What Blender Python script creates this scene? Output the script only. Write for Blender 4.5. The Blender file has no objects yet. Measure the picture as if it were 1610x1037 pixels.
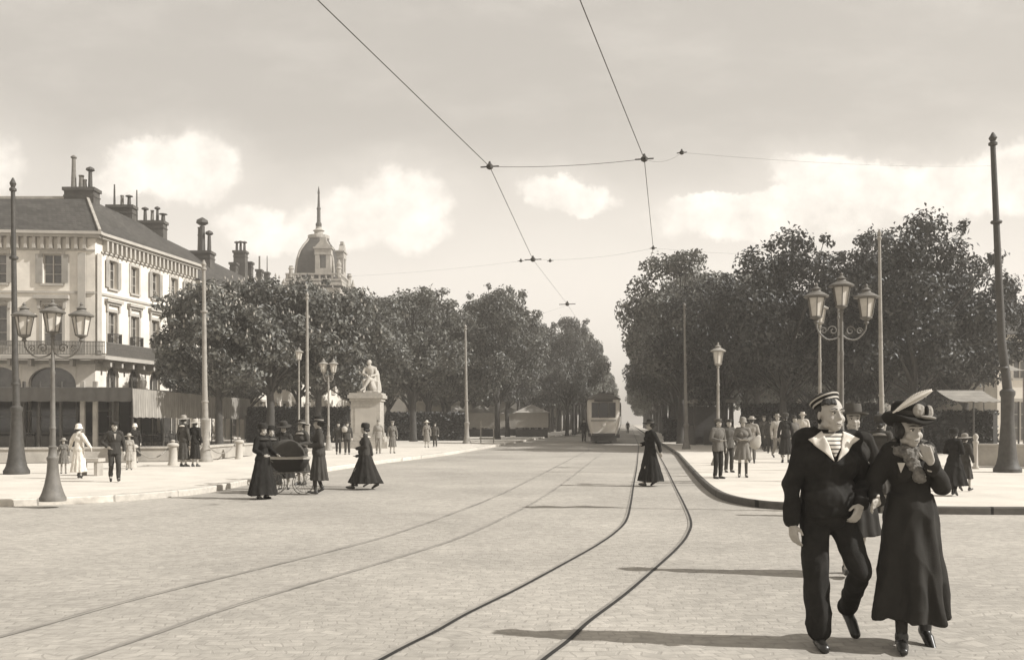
import bpy, math, random
from mathutils import Vector, Matrix, noise
from mathutils.bvhtree import BVHTree
R = math.radians
PI = math.pi
random.seed(7)
S = bpy.context.scene
COL = S.collection
F = 1500.0; HZ = 665.0; EYE = 1.53; CX = 805.0
def X(px, d): return (px-CX)*d/F
def Z(py, d): return EYE+(HZ-py)*d/F
def gp(px, py, z0=0.0):
    d = F*(EYE-z0)/(py-HZ)
    return Vector((X(px, d), d, z0))
PV = 0.12   # pavement height
# ------------------------------------------------------------------ materials
TINT = (1.0, 0.930, 0.822)
def g(v, t=TINT): return (v*t[0], v*t[1], v*t[2], 1)
MATS = {}
def newmat(name):
    m = bpy.data.materials.new(name); m.use_nodes = True
    nt = m.node_tree; b = nt.nodes['Principled BSDF']
    b.inputs['Specular IOR Level'].default_value = 0.3
    return m, nt, b
def N(nt, t, **kw):
    n = nt.nodes.new(t)
    for k, v in kw.items():
        if k.startswith('i_'):
            key = k[2:]
            n.inputs[int(key) if key.isdigit() else key].default_value = v
        else: setattr(n, k, v)
    return n
def mat(name, v, rough=.85, var=.18, scale=2.0, bump=0.0, bscale=30.0, metal=0.0, spec=.3, v2=None, seed=0.0):
    if name in MATS: return MATS[name]
    m, nt, b = newmat(name); L = nt.links.new
    tc = N(nt, 'ShaderNodeTexCoord')
    n1 = N(nt, 'ShaderNodeTexNoise'); n1.inputs['Scale'].default_value = scale; n1.inputs['Detail'].default_value = 6; n1.inputs['Roughness'].default_value = .65
    L(tc.outputs['Object'], n1.inputs['Vector'])
    cr = N(nt, 'ShaderNodeValToRGB')
    cr.color_ramp.elements[0].position = .3; cr.color_ramp.elements[1].position = .7
    cr.color_ramp.elements[0].color = g(v*(1-var)); cr.color_ramp.elements[1].color = g(v*(1+var) if v2 is None else v2)
    L(n1.outputs['Fac'], cr.inputs['Fac']); L(cr.outputs['Color'], b.inputs['Base Color'])
    b.inputs['Roughness'].default_value = rough; b.inputs['Metallic'].default_value = metal
    b.inputs['Specular IOR Level'].default_value = spec
    if bump:
        n2 = N(nt, 'ShaderNodeTexNoise'); n2.inputs['Scale'].default_value = bscale; n2.inputs['Detail'].default_value = 4
        L(tc.outputs['Object'], n2.inputs['Vector'])
        bp = N(nt, 'ShaderNodeBump'); bp.inputs['Strength'].default_value = bump; bp.inputs['Distance'].default_value = .02
        L(n2.outputs['Fac'], bp.inputs['Height']); L(bp.outputs['Normal'], b.inputs['Normal'])
    MATS[name] = m
    return m
def brickmat(name, v, vm, sx, sy, mortar=.02, rough=.9, bump=.4, axis='XY', var=.15, stain=.25, stainscale=.35, dist=.02, offs=.5, dens=None):
    """rows of setts, slates or stone courses in the material's own object space"""
    if name in MATS: return MATS[name]
    m, nt, b = newmat(name); L = nt.links.new
    tc = N(nt, 'ShaderNodeTexCoord')
    sep = N(nt, 'ShaderNodeSeparateXYZ'); L(tc.outputs['Object'], sep.inputs[0])
    com = N(nt, 'ShaderNodeCombineXYZ')
    if axis == 'XY': L(sep.outputs['X'], com.inputs['X']); L(sep.outputs['Y'], com.inputs['Y'])
    elif axis == 'WZ':
        ad = N(nt, 'ShaderNodeMath', operation='ADD'); L(sep.outputs['X'], ad.inputs[0]); L(sep.outputs['Y'], ad.inputs[1])
        L(ad.outputs[0], com.inputs['X']); L(sep.outputs['Z'], com.inputs['Y'])
    nz = N(nt, 'ShaderNodeTexNoise'); nz.inputs['Scale'].default_value = 1.3; L(tc.outputs['Object'], nz.inputs['Vector'])
    mx = N(nt, 'ShaderNodeVectorMath', operation='MULTIPLY_ADD')
    L(nz.outputs['Color'], mx.inputs[0]); mx.inputs[1].default_value = (dist*6, dist*6, dist*6); L(com.outputs[0], mx.inputs[2])
    br = N(nt, 'ShaderNodeTexBrick'); br.offset = offs
    L(mx.outputs[0], br.inputs['Vector'])
    br.inputs['Color1'].default_value = g(v*(1-var)); br.inputs['Color2'].default_value = g(v*(1+var)); br.inputs['Mortar'].default_value = g(vm)
    br.inputs['Scale'].default_value = 1.0; br.inputs['Mortar Size'].default_value = mortar; br.inputs['Mortar Smooth'].default_value = .6
    br.inputs['Brick Width'].default_value = sx; br.inputs['Row Height'].default_value = sy
    n1 = N(nt, 'ShaderNodeTexNoise'); n1.inputs['Scale'].default_value = stainscale; n1.inputs['Detail'].default_value = 8; n1.inputs['Roughness'].default_value = .7
    L(tc.outputs['Object'], n1.inputs['Vector'])
    mr = N(nt, 'ShaderNodeMapRange'); mr.inputs[1].default_value = .3; mr.inputs[2].default_value = .7; mr.inputs[3].default_value = 1-stain; mr.inputs[4].default_value = 1+stain*.6
    L(n1.outputs['Fac'], mr.inputs[0])
    n3 = N(nt, 'ShaderNodeTexNoise'); n3.inputs['Scale'].default_value = 9; n3.inputs['Detail'].default_value = 5; L(tc.outputs['Object'], n3.inputs['Vector'])
    mr3 = N(nt, 'ShaderNodeMapRange'); mr3.inputs[1].default_value = .3; mr3.inputs[2].default_value = .7; mr3.inputs[3].default_value = .86; mr3.inputs[4].default_value = 1.12
    L(n3.outputs['Fac'], mr3.inputs[0])
    mm = N(nt, 'ShaderNodeMath', operation='MULTIPLY'); L(mr.outputs[0], mm.inputs[0]); L(mr3.outputs[0], mm.inputs[1])
    sc = N(nt, 'ShaderNodeVectorMath', operation='SCALE'); L(br.outputs['Color'], sc.inputs[0]); L(mm.outputs[0], sc.inputs['Scale'])
    L(sc.outputs[0], b.inputs['Base Color'])
    b.inputs['Roughness'].default_value = rough
    bp = N(nt, 'ShaderNodeBump'); bp.inputs['Strength'].default_value = bump; bp.inputs['Distance'].default_value = .02; bp.invert = True
    L(br.outputs['Fac'], bp.inputs['Height']); L(bp.outputs['Normal'], b.inputs['Normal'])
    MATS[name] = m
    return m
def stripemat(name, v1, v2, freq, axis=2, rough=.8, sharp=.1, duty=.5):
    if name in MATS: return MATS[name]
    m, nt, b = newmat(name); L = nt.links.new
    tc = N(nt, 'ShaderNodeTexCoord'); sep = N(nt, 'ShaderNodeSeparateXYZ'); L(tc.outputs['Object'], sep.inputs[0])
    mu = N(nt, 'ShaderNodeMath', operation='MULTIPLY'); L(sep.outputs[axis], mu.inputs[0]); mu.inputs[1].default_value = freq
    fr = N(nt, 'ShaderNodeMath', operation='FRACT'); L(mu.outputs[0], fr.inputs[0])
    mr = N(nt, 'ShaderNodeMapRange'); mr.inputs[1].default_value = duty-sharp; mr.inputs[2].default_value = duty+sharp; L(fr.outputs[0], mr.inputs[0])
    mx = N(nt, 'ShaderNodeMix', data_type='RGBA'); L(mr.outputs[0], mx.inputs[0]); mx.inputs[6].default_value = g(v1); mx.inputs[7].default_value = g(v2)
    nz = N(nt, 'ShaderNodeTexNoise'); nz.inputs['Scale'].default_value = 1.5; nz.inputs['Detail'].default_value = 5; L(tc.outputs['Object'], nz.inputs['Vector'])
    m2 = N(nt, 'ShaderNodeMapRange'); m2.inputs[1].default_value = .3; m2.inputs[2].default_value = .7; m2.inputs[3].default_value = .8; m2.inputs[4].default_value = 1.15; L(nz.outputs['Fac'], m2.inputs[0])
    sc = N(nt, 'ShaderNodeVectorMath', operation='SCALE'); L(mx.outputs[2], sc.inputs[0]); L(m2.outputs[0], sc.inputs['Scale'])
    L(sc.outputs[0], b.inputs['Base Color']); b.inputs['Roughness'].default_value = rough
    MATS[name] = m
    return m
def leafmat(name, v, trans=.25, seed=0):
    if name in MATS: return MATS[name]
    m, nt, b = newmat(name); L = nt.links.new
    geo = N(nt, 'ShaderNodeNewGeometry'); oi = N(nt, 'ShaderNodeObjectInfo')
    cr = N(nt, 'ShaderNodeValToRGB')
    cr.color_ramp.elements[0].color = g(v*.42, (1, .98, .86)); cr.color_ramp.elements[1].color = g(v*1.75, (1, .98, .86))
    L(geo.outputs['Random Per Island'], cr.inputs['Fac'])
    mr = N(nt, 'ShaderNodeMapRange'); mr.inputs[3].default_value = .8; mr.inputs[4].default_value = 1.25; L(oi.outputs['Random'], mr.inputs[0])
    sc = N(nt, 'ShaderNodeVectorMath', operation='SCALE'); L(cr.outputs[0], sc.inputs[0]); L(mr.outputs[0], sc.inputs['Scale'])
    L(sc.outputs[0], b.inputs['Base Color']); b.inputs['Roughness'].default_value = .5; b.inputs['Specular IOR Level'].default_value = .45
    tr = N(nt, 'ShaderNodeBsdfTranslucent'); L(sc.outputs[0], tr.inputs['Color'])
    ms = N(nt, 'ShaderNodeMixShader'); ms.inputs[0].default_value = trans
    L(b.outputs[0], ms.inputs[1]); L(tr.outputs[0], ms.inputs[2]); L(ms.outputs[0], nt.nodes['Material Output'].inputs['Surface'])
    MATS[name] = m
    return m
# ------------------------------------------------------------------ mesh builder
class MB:
    def __init__(s): s.v = []; s.f = []
    def add(s, vs, fs):
        o = len(s.v); s.v += [Vector(p) for p in vs]; s.f += [tuple(i+o for i in f) for f in fs]; return s
    def box(s, c, size, rz=0.0, M=None):
        hx, hy, hz = size[0]/2, size[1]/2, size[2]/2
        ca, sa = math.cos(rz), math.sin(rz); vs = []
        for z in (-hz, hz):
            for x, y in ((-hx, -hy), (hx, -hy), (hx, hy), (-hx, hy)):
                p = Vector((x*ca-y*sa, x*sa+y*ca, z))
                if M is not None: p = M @ Vector((x, y, z))
                vs.append(p+Vector(c))
        return s.add(vs, [(3, 2, 1, 0), (4, 5, 6, 7), (0, 1, 5, 4), (1, 2, 6, 5), (2, 3, 7, 6), (3, 0, 4, 7)])
    def beam(s, a, b, w, h=None):
        """square bar between two points"""
        a = Vector(a); b = Vector(b); h = h or w; d = b-a; L = d.length
        q = d.to_track_quat('Z', 'Y').to_matrix()
        return s.box((a+b)/2, (w, h, L), M=q)
    def tube(s, pts, rad, n=8, cap=True, flat=1.0):
        pts = [Vector(p) for p in pts]
        if not hasattr(rad, '__len__'): rad = [rad]*len(pts)
        up = None; rings = []
        for i, p in enumerate(pts):
            t = (pts[min(i+1, len(pts)-1)]-pts[max(i-1, 0)])
            if t.length < 1e-9: t = Vector((0, 0, 1))
            t.normalize()
            if up is None:
                up = Vector((0, 0, 1)) if abs(t.z) < .9 else Vector((1, 0, 0))
            a = t.cross(up); 
            if a.length < 1e-4: a = t.cross(Vector((0, 1, 0)))
            a.normalize(); b = a.cross(t).normalized(); up = b
            rings.append([p+(a*math.cos(2*PI*k/n)+b*math.sin(2*PI*k/n)*flat)*rad[i] for k in range(n)])
        vs = [q for r in rings for q in r]; fs = []
        for i in range(len(rings)-1):
            for k in range(n):
                fs.append((i*n+k, i*n+(k+1) % n, (i+1)*n+(k+1) % n, (i+1)*n+k))
        if cap:
            fs.append(tuple(range(n-1, -1, -1))); fs.append(tuple((len(rings)-1)*n+k for k in range(n)))
        return s.add(vs, fs)
    def lathe(s, prof, n=16, c=(0, 0, 0), M=None, sq=None, sx=1.0, sy=1.0):
        """prof = [(r, z)...]; sq: superellipse power for a squarish section"""
        c = Vector(c); vs = []; fs = []
        for r, z in prof:
            for k in range(n):
                a = 2*PI*k/n; x, y = math.cos(a), math.sin(a)
                if sq:
                    q = (abs(x)**sq+abs(y)**sq)**(-1/sq); x *= q; y *= q
                p = Vector((x*r*sx, y*r*sy, z))
                if M is not None: p = M @ p
                vs.append(p+c)
        for i in range(len(prof)-1):
            for k in range(n):
                fs.append((i*n+k, i*n+(k+1) % n, (i+1)*n+(k+1) % n, (i+1)*n+k))
        fs.append(tuple(range(n-1, -1, -1))); fs.append(tuple((len(prof)-1)*n+k for k in range(n)))
        return s.add(vs, fs)
    def ell(s, c, r, M=None, n=16, m=10):
        if not hasattr(r, '__len__'): r = (r, r, r)
        vs = []; fs = []; c = Vector(c)
        vs.append(Vector((0, 0, -r[2])))
        for i in range(1, m):
            t = -PI/2+PI*i/m
            for k in range(n):
                a = 2*PI*k/n
                vs.append(Vector((math.cos(t)*math.cos(a)*r[0], math.cos(t)*math.sin(a)*r[1], math.sin(t)*r[2])))
        vs.append(Vector((0, 0, r[2]))); top = len(vs)-1
        for k in range(n): fs.append((0, 1+(k+1) % n, 1+k))
        for i in range(m-2):
            for k in range(n):
                a = 1+i*n; fs.append((a+k, a+(k+1) % n, a+n+(k+1) % n, a+n+k))
        for k in range(n): fs.append((1+(m-2)*n+k, 1+(m-2)*n+(k+1) % n, top))
        return s.add([((M @ p) if M is not None else p)+c for p in vs], fs)
    def rc(s, a, b, ra, rb, n=12, flat=1.0):
        """closed round-ended cone"""
        a = Vector(a); b = Vector(b); d = b-a; L = max(d.length, 1e-5); t = d/L
        pts = []; rad = []
        for i in range(4):
            q = PI/2*(1-i/4); pts.append(a-t*ra*math.sin(q)); rad.append(max(ra*math.cos(q), ra*.08))
        pts.append(a); rad.append(ra); pts.append(b); rad.append(rb)
        for i in range(1, 5):
            q = PI/2*i/4; pts.append(b+t*rb*math.sin(q)); rad.append(max(rb*math.cos(q), rb*.08))
        return s.tube(pts, rad, n, True, flat)
    def loft(s, rings, cap=True):
        n = len(rings[0]); vs = [p for r in rings for p in r]; fs = []
        for i in range(len(rings)-1):
            for k in range(n): fs.append((i*n+k, i*n+(k+1) % n, (i+1)*n+(k+1) % n, (i+1)*n+k))
        if cap: fs.append(tuple(range(n-1, -1, -1))); fs.append(tuple((len(rings)-1)*n+k for k in range(n)))
        return s.add(vs, fs)
    def prism(s, poly, z0, z1):
        n = len(poly)
        vs = [(p[0], p[1], z0) for p in poly]+[(p[0], p[1], z1) for p in poly]
        return s.add(vs, [tuple(range(n-1, -1, -1)), tuple(range(n, 2*n))]+[(k, (k+1) % n, n+(k+1) % n, n+k) for k in range(n)])
    def slab(s, pts, th, nrm):
        """planar polygon (3-D points) given thickness th along nrm"""
        n = len(pts); nv = Vector(nrm).normalized()*th
        vs = [Vector(p) for p in pts]+[Vector(p)+nv for p in pts]
        return s.add(vs, [tuple(range(n-1, -1, -1)), tuple(range(n, 2*n))]+[(k, (k+1) % n, n+(k+1) % n, n+k) for k in range(n)])
    def build(s, name, m, parent=None, smooth=False, loc=None, normals=True):
        off = Vector((0, 0, 0))
        if parent is not None:
            r = parent
            while r.parent: r = r.parent
            off = Vector(r.location)
        elif loc is not None: off = Vector(loc)
        me = bpy.data.meshes.new(name)
        me.from_pydata([tuple(p-off) for p in s.v], [], s.f)
        if normals:
            import bmesh
            bm = bmesh.new(); bm.from_mesh(me); bmesh.ops.recalc_face_normals(bm, faces=bm.faces); bm.to_mesh(me); bm.free()
        me.materials.append(m)
        if smooth:
            me.polygons.foreach_set('use_smooth', [True]*len(me.polygons))
            if smooth == 'auto':
                try: me.set_sharp_from_angle(angle=R(40))
                except Exception: pass
        o = bpy.data.objects.new(name, me); COL.objects.link(o)
        if parent is not None: o.parent = parent
        elif loc is not None: o.location = loc
        return o
def tag(o, label=None, cat=None, group=None, kind=None):
    if label: o['label'] = label
    if cat: o['category'] = cat
    if group: o['group'] = group
    if kind: o['kind'] = kind
    return o
def thing(name, label, cat, loc=(0, 0, 0), rz=0.0, group=None):
    o = bpy.data.objects.new(name, None); COL.objects.link(o); o.empty_display_size = .3
    o.location = loc; o.rotation_euler = (0, 0, rz)
    return tag(o, label, cat, group)
def kids(o): return [c for c in bpy.data.objects if c.parent == o]
def copytree(o, loc, rz=0.0, scale=None, label=None, parent=None):
    ch = kids(o)
    c = o.copy(); COL.objects.link(c); c.parent = parent
    if parent is None:
        c.location = loc; c.rotation_euler = (0, 0, rz)
        if scale: c.scale = scale
        if label: c['label'] = label
    for k in ch: copytree(k, None, parent=c)
    return c
def bake(o):
    dg = bpy.context.evaluated_depsgraph_get(); dg.update()
    me = bpy.data.meshes.new_from_object(o.evaluated_get(dg))
    o.modifiers.clear(); old = o.data; o.data = me; me.name = o.name
    bpy.data.meshes.remove(old)
    return o
def remesh(mb, name, m, parent, vox, sm=3, amp=0.0, fs=6.0, fz=1.0, seed=0):
    """one continuous skin over the union of the shapes in mb"""
    o = mb.build(name, m, parent)
    md = o.modifiers.new('r', 'REMESH'); md.mode = 'VOXEL'; md.voxel_size = vox; md.use_smooth_shade = True
    if sm:
        s2 = o.modifiers.new('s', 'SMOOTH'); s2.iterations = sm; s2.factor = .5
    bake(o)
    if amp:
        me = o.data
        me.update()
        nn = [v.normal.copy() for v in me.vertices]
        for v, nv in zip(me.vertices, nn):
            p = Vector((v.co.x*fs+seed, v.co.y*fs, v.co.z*fs*fz))
            k = .95-abs(noise.noise(p))*2.6 + .45*noise.noise(p*2.3)
            v.co += nv*amp*k*.6
        me.update()
    if not o.data.materials: o.data.materials.append(m)
    o.data.polygons.foreach_set('use_smooth', [True]*len(o.data.polygons))
    return o
# ================================================================== camera, light, sky, haze
cam = bpy.data.cameras.new('camera'); co = bpy.data.objects.new('camera', cam); COL.objects.link(co)
co.location = (0, 0, EYE); co.rotation_euler = (R(90), 0, 0)
cam.sensor_fit = 'HORIZONTAL'; cam.sensor_width = 36; cam.lens = 36*F/1610.0
cam.shift_y = (HZ-518.5)/1610.0; cam.clip_end = 5000; cam.clip_start = .1
S.camera = co
SUN_EL = R(37)
SV = Vector((1.0, -.20, 0)).normalized()*math.cos(SUN_EL)+Vector((0, 0, math.sin(SUN_EL)))   # towards the sun
sl = bpy.data.lights.new('sun', 'SUN'); sl.energy = 4.9; sl.angle = R(.6); sl.color = (1, .98, .945)
so = bpy.data.objects.new('sun', sl); COL.objects.link(so)
so.rotation_euler = SV.to_track_quat('Z', 'Y').to_euler()
W = bpy.data.worlds.new('World'); S.world = W; W.use_nodes = True
nt = W.node_tree; L = nt.links.new
bg = nt.nodes['Background']; bg.inputs['Strength'].default_value = .1
sky = N(nt, 'ShaderNodeTexSky', sky_type='NISHITA'); sky.sun_disc = False
sky.sun_elevation = SUN_EL; sky.sun_rotation = math.atan2(SV.x, SV.y)
bw = N(nt, 'ShaderNodeRGBToBW'); L(sky.outputs[0], bw.inputs[0])
def mth(op, a, b=None, c=None, clamp=False):
    n = N(nt, 'ShaderNodeMath', operation=op); n.use_clamp = clamp
    for i, v in enumerate((a, b, c)):
        if v is None: continue
        if isinstance(v, (int, float)): n.inputs[i].default_value = v
        else: L(v, n.inputs[i])
    return n.outputs[0]
tc = N(nt, 'ShaderNodeTexCoord'); sp = N(nt, 'ShaderNodeSeparateXYZ'); L(tc.outputs['Generated'], sp.inputs[0])
ay = mth('MAXIMUM', mth('ABSOLUTE', sp.outputs['Y']), .08)
u0 = mth('DIVIDE', sp.outputs['X'], ay); v0 = mth('DIVIDE', sp.outputs['Z'], ay)
cb = N(nt, 'ShaderNodeCombineXYZ'); L(u0, cb.inputs[0]); L(v0, cb.inputs[1])
def nz(scale, det=7, rough=.6, vec=None, sy=1.0):
    mp = N(nt, 'ShaderNodeMapping'); mp.inputs['Scale'].default_value = (scale, scale*sy, scale); L(vec or cb.outputs[0], mp.inputs[0])
    n = N(nt, 'ShaderNodeTexNoise'); n.inputs['Scale'].default_value = 1; n.inputs['Detail'].default_value = det; n.inputs['Roughness'].default_value = rough
    L(mp.outputs[0], n.inputs['Vector']); return n
d1 = nz(18, 10, .70); ds = N(nt, 'ShaderNodeSeparateXYZ'); L(d1.outputs['Color'], ds.inputs[0])
u = mth('MULTIPLY_ADD', mth('SUBTRACT', ds.outputs[0], .5), .06, u0)
v = mth('MULTIPLY_ADD', mth('SUBTRACT', ds.outputs[1], .5), .05, v0)
blobs = [(300, 268, 62, 44), (240, 262, 70, 34), (190, 285, 40, 20), (398, 352, 52, 26), (425, 372, 60, 22),
         (630, 318, 62, 44), (565, 338, 75, 36), (520, 360, 60, 34), (650, 355, 50, 30),
         (868, 300, 44, 24), (905, 316, 50, 18), (1290, 272, 68, 28), (1390, 292, 110, 32), (1500, 300, 110, 40),
         (1240, 318, 70, 20), (1140, 322, 75, 16), (1200, 345, 160, 28), (1610, 280, 80, 45), (-120, 260, 120, 60), (1900, 230, 160, 60)]
field = None
for (bx, by, rx, ry) in blobs:
    a = mth('DIVIDE', mth('SUBTRACT', u, (bx-CX)/F), rx*1.12/F); b_ = mth('DIVIDE', mth('SUBTRACT', v, (HZ-by)/F), ry*1.15/F)
    f = mth('SUBTRACT', 1.0, mth('SQRT', mth('ADD', mth('MULTIPLY', a, a), mth('MULTIPLY', b_, b_))))
    field = f if field is None else mth('SMOOTH_MAX', field, f, .25)
mr = N(nt, 'ShaderNodeMapRange', interpolation_type='SMOOTHSTEP'); mr.inputs[1].default_value = -.28; mr.inputs[2].default_value = .14; L(field, mr.inputs[0])
soft = N(nt, 'ShaderNodeMapRange', interpolation_type='SMOOTHSTEP'); soft.inputs[1].default_value = -1.3; soft.inputs[2].default_value = .2; L(field, soft.inputs[0])
# thin veils of high cloud, and whiter air low down
n2 = nz(5.5, 8, .6, sy=2.6); veil = N(nt, 'ShaderNodeMapRange', interpolation_type='SMOOTHSTEP'); veil.inputs[1].default_value = .42; veil.inputs[2].default_value = .75; L(n2.outputs['Fac'], veil.inputs[0])
low = N(nt, 'ShaderNodeMapRange', interpolation_type='SMOOTHSTEP'); low.inputs[1].default_value = .33; low.inputs[2].default_value = .13; L(v0, low.inputs[0])
SKYV, CLV = 1.0, 1.0
base = mth('MULTIPLY', bw.outputs[0], 'x') if False else bw.outputs[0]
SK = {}
SK['mul'] = N(nt, 'ShaderNodeMath', operation='MULTIPLY'); L(base, SK['mul'].inputs[0]); SK['mul'].inputs[1].default_value = .35
basec = mth('ADD', SK['mul'].outputs[0], 3.7)
shade = nz(17, 6, .6); shv = N(nt, 'ShaderNodeMapRange'); shv.inputs[1].default_value = .3; shv.inputs[2].default_value = .7; shv.inputs[3].default_value = 6.8; shv.inputs[4].default_value = 10; L(shade.outputs['Fac'], shv.inputs[0])
def mixv(f, a, b): 
    n = N(nt, 'ShaderNodeMix', data_type='FLOAT')
    for i, q in ((0, f), (2, a), (3, b)):
        if isinstance(q, (int, float)): n.inputs[i].default_value = q
        else: L(q, n.inputs[i])
    return n.outputs[0]
c1 = mixv(mth('MULTIPLY', veil.outputs[0], .6), basec, 5.6)
c2 = mixv(mth('MULTIPLY', low.outputs[0], .92), c1, 8.0)
c3 = mixv(mth('MULTIPLY', soft.outputs[0], .5), c2, 6.8)
c4 = mixv(mr.outputs[0], c3, shv.outputs[0])
sc = N(nt, 'ShaderNodeVectorMath', operation='SCALE'); sc.inputs[0].default_value = (1.0, .936, .85); L(c4, sc.inputs['Scale'])
L(sc.outputs[0], bg.inputs['Color'])
S.view_settings.view_transform = 'Standard'; S.view_settings.look = 'None'; S.view_settings.exposure = 0.42; S.view_settings.gamma = 1
# haze
HAZE = 0.0014
hz = MB().box((100, 690, 19), (2600, 1500, 42)).build('haze', MATS.get('x') or mat('haze_tmp', .5), None, loc=(100, 690, 19))
hm = bpy.data.materials.new('haze_air'); hm.use_nodes = True; hn = hm.node_tree; hn.nodes.clear()
pv = N(hn, 'ShaderNodeVolumePrincipled'); pv.inputs['Color'].default_value = (1, .94, .86, 1); pv.inputs['Density'].default_value = HAZE; pv.inputs['Anisotropy'].default_value = .2
ou = N(hn, 'ShaderNodeOutputMaterial'); hn.links.new(pv.outputs[0], ou.inputs['Volume'])
hz.data.materials[0] = hm; tag(hz, kind='stuff', label='pale summer haze filling the square and the avenue', cat='haze')

# ================================================================== shared materials
M_road = brickmat('granite_setts', .375, .325, .145, .09, mortar=.011, bump=.22, stain=.27, stainscale=.20, dist=.09, var=.09)
M_pave = mat('sanded_pavement', .58, var=.12, scale=.9, bump=.3, bscale=18)
M_kerb_shade = brickmat('shaded_granite_kerb', .13, .02, .9, 5.0, mortar=.035, bump=.3, axis='XY', stain=.3)  # darker copy of the kerb granite, shade of the face put into the colour
M_kerb = brickmat('granite_kerb', .50, .3, 1.1, 5.0, mortar=.02, bump=.3, axis='XY', stain=.12)
M_far = mat('trodden_earth', .36, var=.2, scale=.3, bump=.2, bscale=6)
M_rail = mat('rail_steel', .07, rough=.5, var=.3, scale=3, metal=.3)
M_iron = mat('painted_cast_iron', .06, rough=.6, var=.25, scale=9, bump=.15, bscale=60)
M_ironl = mat('weathered_grey_paint', .26, rough=.65, var=.2, scale=7, bump=.15, bscale=60)
M_ironm = mat('grey_green_paint', .15, rough=.6, var=.22, scale=7)
M_stone = mat('pale_limestone', .40, var=.12, scale=1.3, bump=.15, bscale=12)
M_stoneb = brickmat('limestone_blocks', .38, .30, 1.0, .42, mortar=.012, bump=.15, axis='WZ', stain=.16, stainscale=.5, dist=0.0, var=.05)
M_stucco = mat('cream_render', .70, var=.17, scale=.8, bump=.12, bscale=9)
M_stoned = mat('grey_weathered_stone', .34, var=.25, scale=1.6, bump=.2, bscale=10)
M_slate = brickmat('roof_slates', .065, .03, .35, .22, mortar=.02, bump=.35, axis='WZ', stain=.35, stainscale=.4, dist=0.0, var=.25)
M_brick = brickmat('chimney_brick', .075, .12, .24, .08, mortar=.012, bump=.2, axis='WZ', stain=.35, stainscale=.9, dist=0)
M_pot = mat('clay_pot', .16, var=.3, scale=5)
M_glass = mat('dark_window_glass', .025, rough=.08, var=.3, scale=.9, spec=.7, v2=.13)  # paler patches in the colour stand for reflections and curtains
M_frame = mat('painted_timber_frame', .42, rough=.6, var=.12, scale=4)
M_shut = stripemat('louvred_shutter_paint', .22, .36, 14, 2)
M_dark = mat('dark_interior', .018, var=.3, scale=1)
M_bark = mat('tree_bark', .055, var=.35, scale=5, bump=.7, bscale=22)
M_leaf = leafmat('chestnut_leaf', .105)
M_leaf2 = leafmat('lime_leaf', .165)
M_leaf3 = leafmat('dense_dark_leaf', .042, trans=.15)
M_flower = mat('chestnut_blossom', .30, var=.15, scale=8)
M_canvas = stripemat('grey_striped_awning_canvas', .20, .30, 4.2, 1)
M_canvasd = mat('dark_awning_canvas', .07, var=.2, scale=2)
M_canvasw = mat('white_canvas_and_light_gap', .36, var=.08, scale=2)
M_hedge = leafmat('clipped_hedge_leaf', .04, trans=.1)
M_skin = mat('skin', .38, rough=.6, var=.06, scale=14, bump=.05, bscale=90)
M_hair = mat('dark_hair', .035, rough=.55, var=.4, scale=40, bump=.5, bscale=120)

# ================================================================== ground, road, pavements, rails
def catmull(P, n=8):
    out = []
    for i in range(len(P)-1):
        p0 = P[max(i-1, 0)]; p1 = P[i]; p2 = P[i+1]; p3 = P[min(i+2, len(P)-1)]
        for k in range(n):
            t = k/n; out.append(.5*((2*p1)+(-p0+p2)*t+(2*p0-5*p1+4*p2-p3)*t*t+(-p0+3*p1-3*p2+p3)*t**3))
    out.append(P[-1]); return out
def sheet(name, x0, x1, y0, y1, z, m):
    b = MB(); b.add([(x0, y0, z), (x1, y0, z), (x1, y1, z), (x0, y1, z)], [(0, 1, 2, 3)])
    return tag(b.build(name, m, None), kind='structure')
sheet('ground', -1100, 1300, -55, 1435, -.006, M_far)
AV = .1233
rd = MB(); rd.add([(-60, -20, 0), (60, -20, 0), (60, 40, 0), (9, 64, 0), (9+336*AV, 400, 0), (9+1236*AV, 1300, 0), (-2+1236*AV, 1300, 0), (-2+336*AV, 400, 0), (-2, 64, 0), (-60, 40, 0)], [tuple(range(10))])
tag(rd.build('road', M_road, None), kind='structure')
def pavement(name, edge, rest, kw=.30, km=None):
    """raised pavement with a real kerb; edge = ground points of the kerb foot"""
    n = len(edge); inner = []
    for i, p in enumerate(edge):
        t = (edge[min(i+1, n-1)]-edge[max(i-1, 0)]).normalized(); nn = Vector((-t.y, t.x, 0))
        inner.append(p+nn*kw*SIDE)
    k = MB(); top = PV+.012
    for i in range(n-1):
        a, b, c, d = edge[i], edge[i+1], inner[i+1], inner[i]
        r = .02; na = (d-a).normalized()*r; nb = (c-b).normalized()*r
        k.add([(a.x, a.y, -.05), (b.x, b.y, -.05), (b.x, b.y, top-r), (a.x, a.y, top-r), (b.x+nb.x, b.y+nb.y, top), (a.x+na.x, a.y+na.y, top),
               (c.x, c.y, top), (d.x, d.y, top), (c.x, c.y, -.05), (d.x, d.y, -.05)],
              [(0, 1, 2, 3), (3, 2, 4, 5), (5, 4, 6, 7), (7, 6, 8, 9)])
    tag(k.build(name+'_kerb', km or M_kerb, None), kind='structure')
    poly = [(p.x, p.y) for p in inner]+rest
    b = MB().prism(poly, -.04, PV)
    tag(b.build(name, M_pave, None), kind='structure')
    return inner
SIDE = 1
EL = [(-260, 803), (0, 796), (80, 793), (200, 787), (300, 778), (350, 770), (400, 760), (500, 743), (603, 728), (691, 717), (745, 708)]
EL = catmull([gp(a, b) for a, b in EL], 6)
last = EL[-1]
for dd in (70, 110, 200, 400, 900): EL.append(Vector((last.x+(dd-last.y)*AV, dd, 0)))
pavement('left_pavement', EL, [(-500, 900), (-500, 15)])
SIDE = -1
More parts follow.
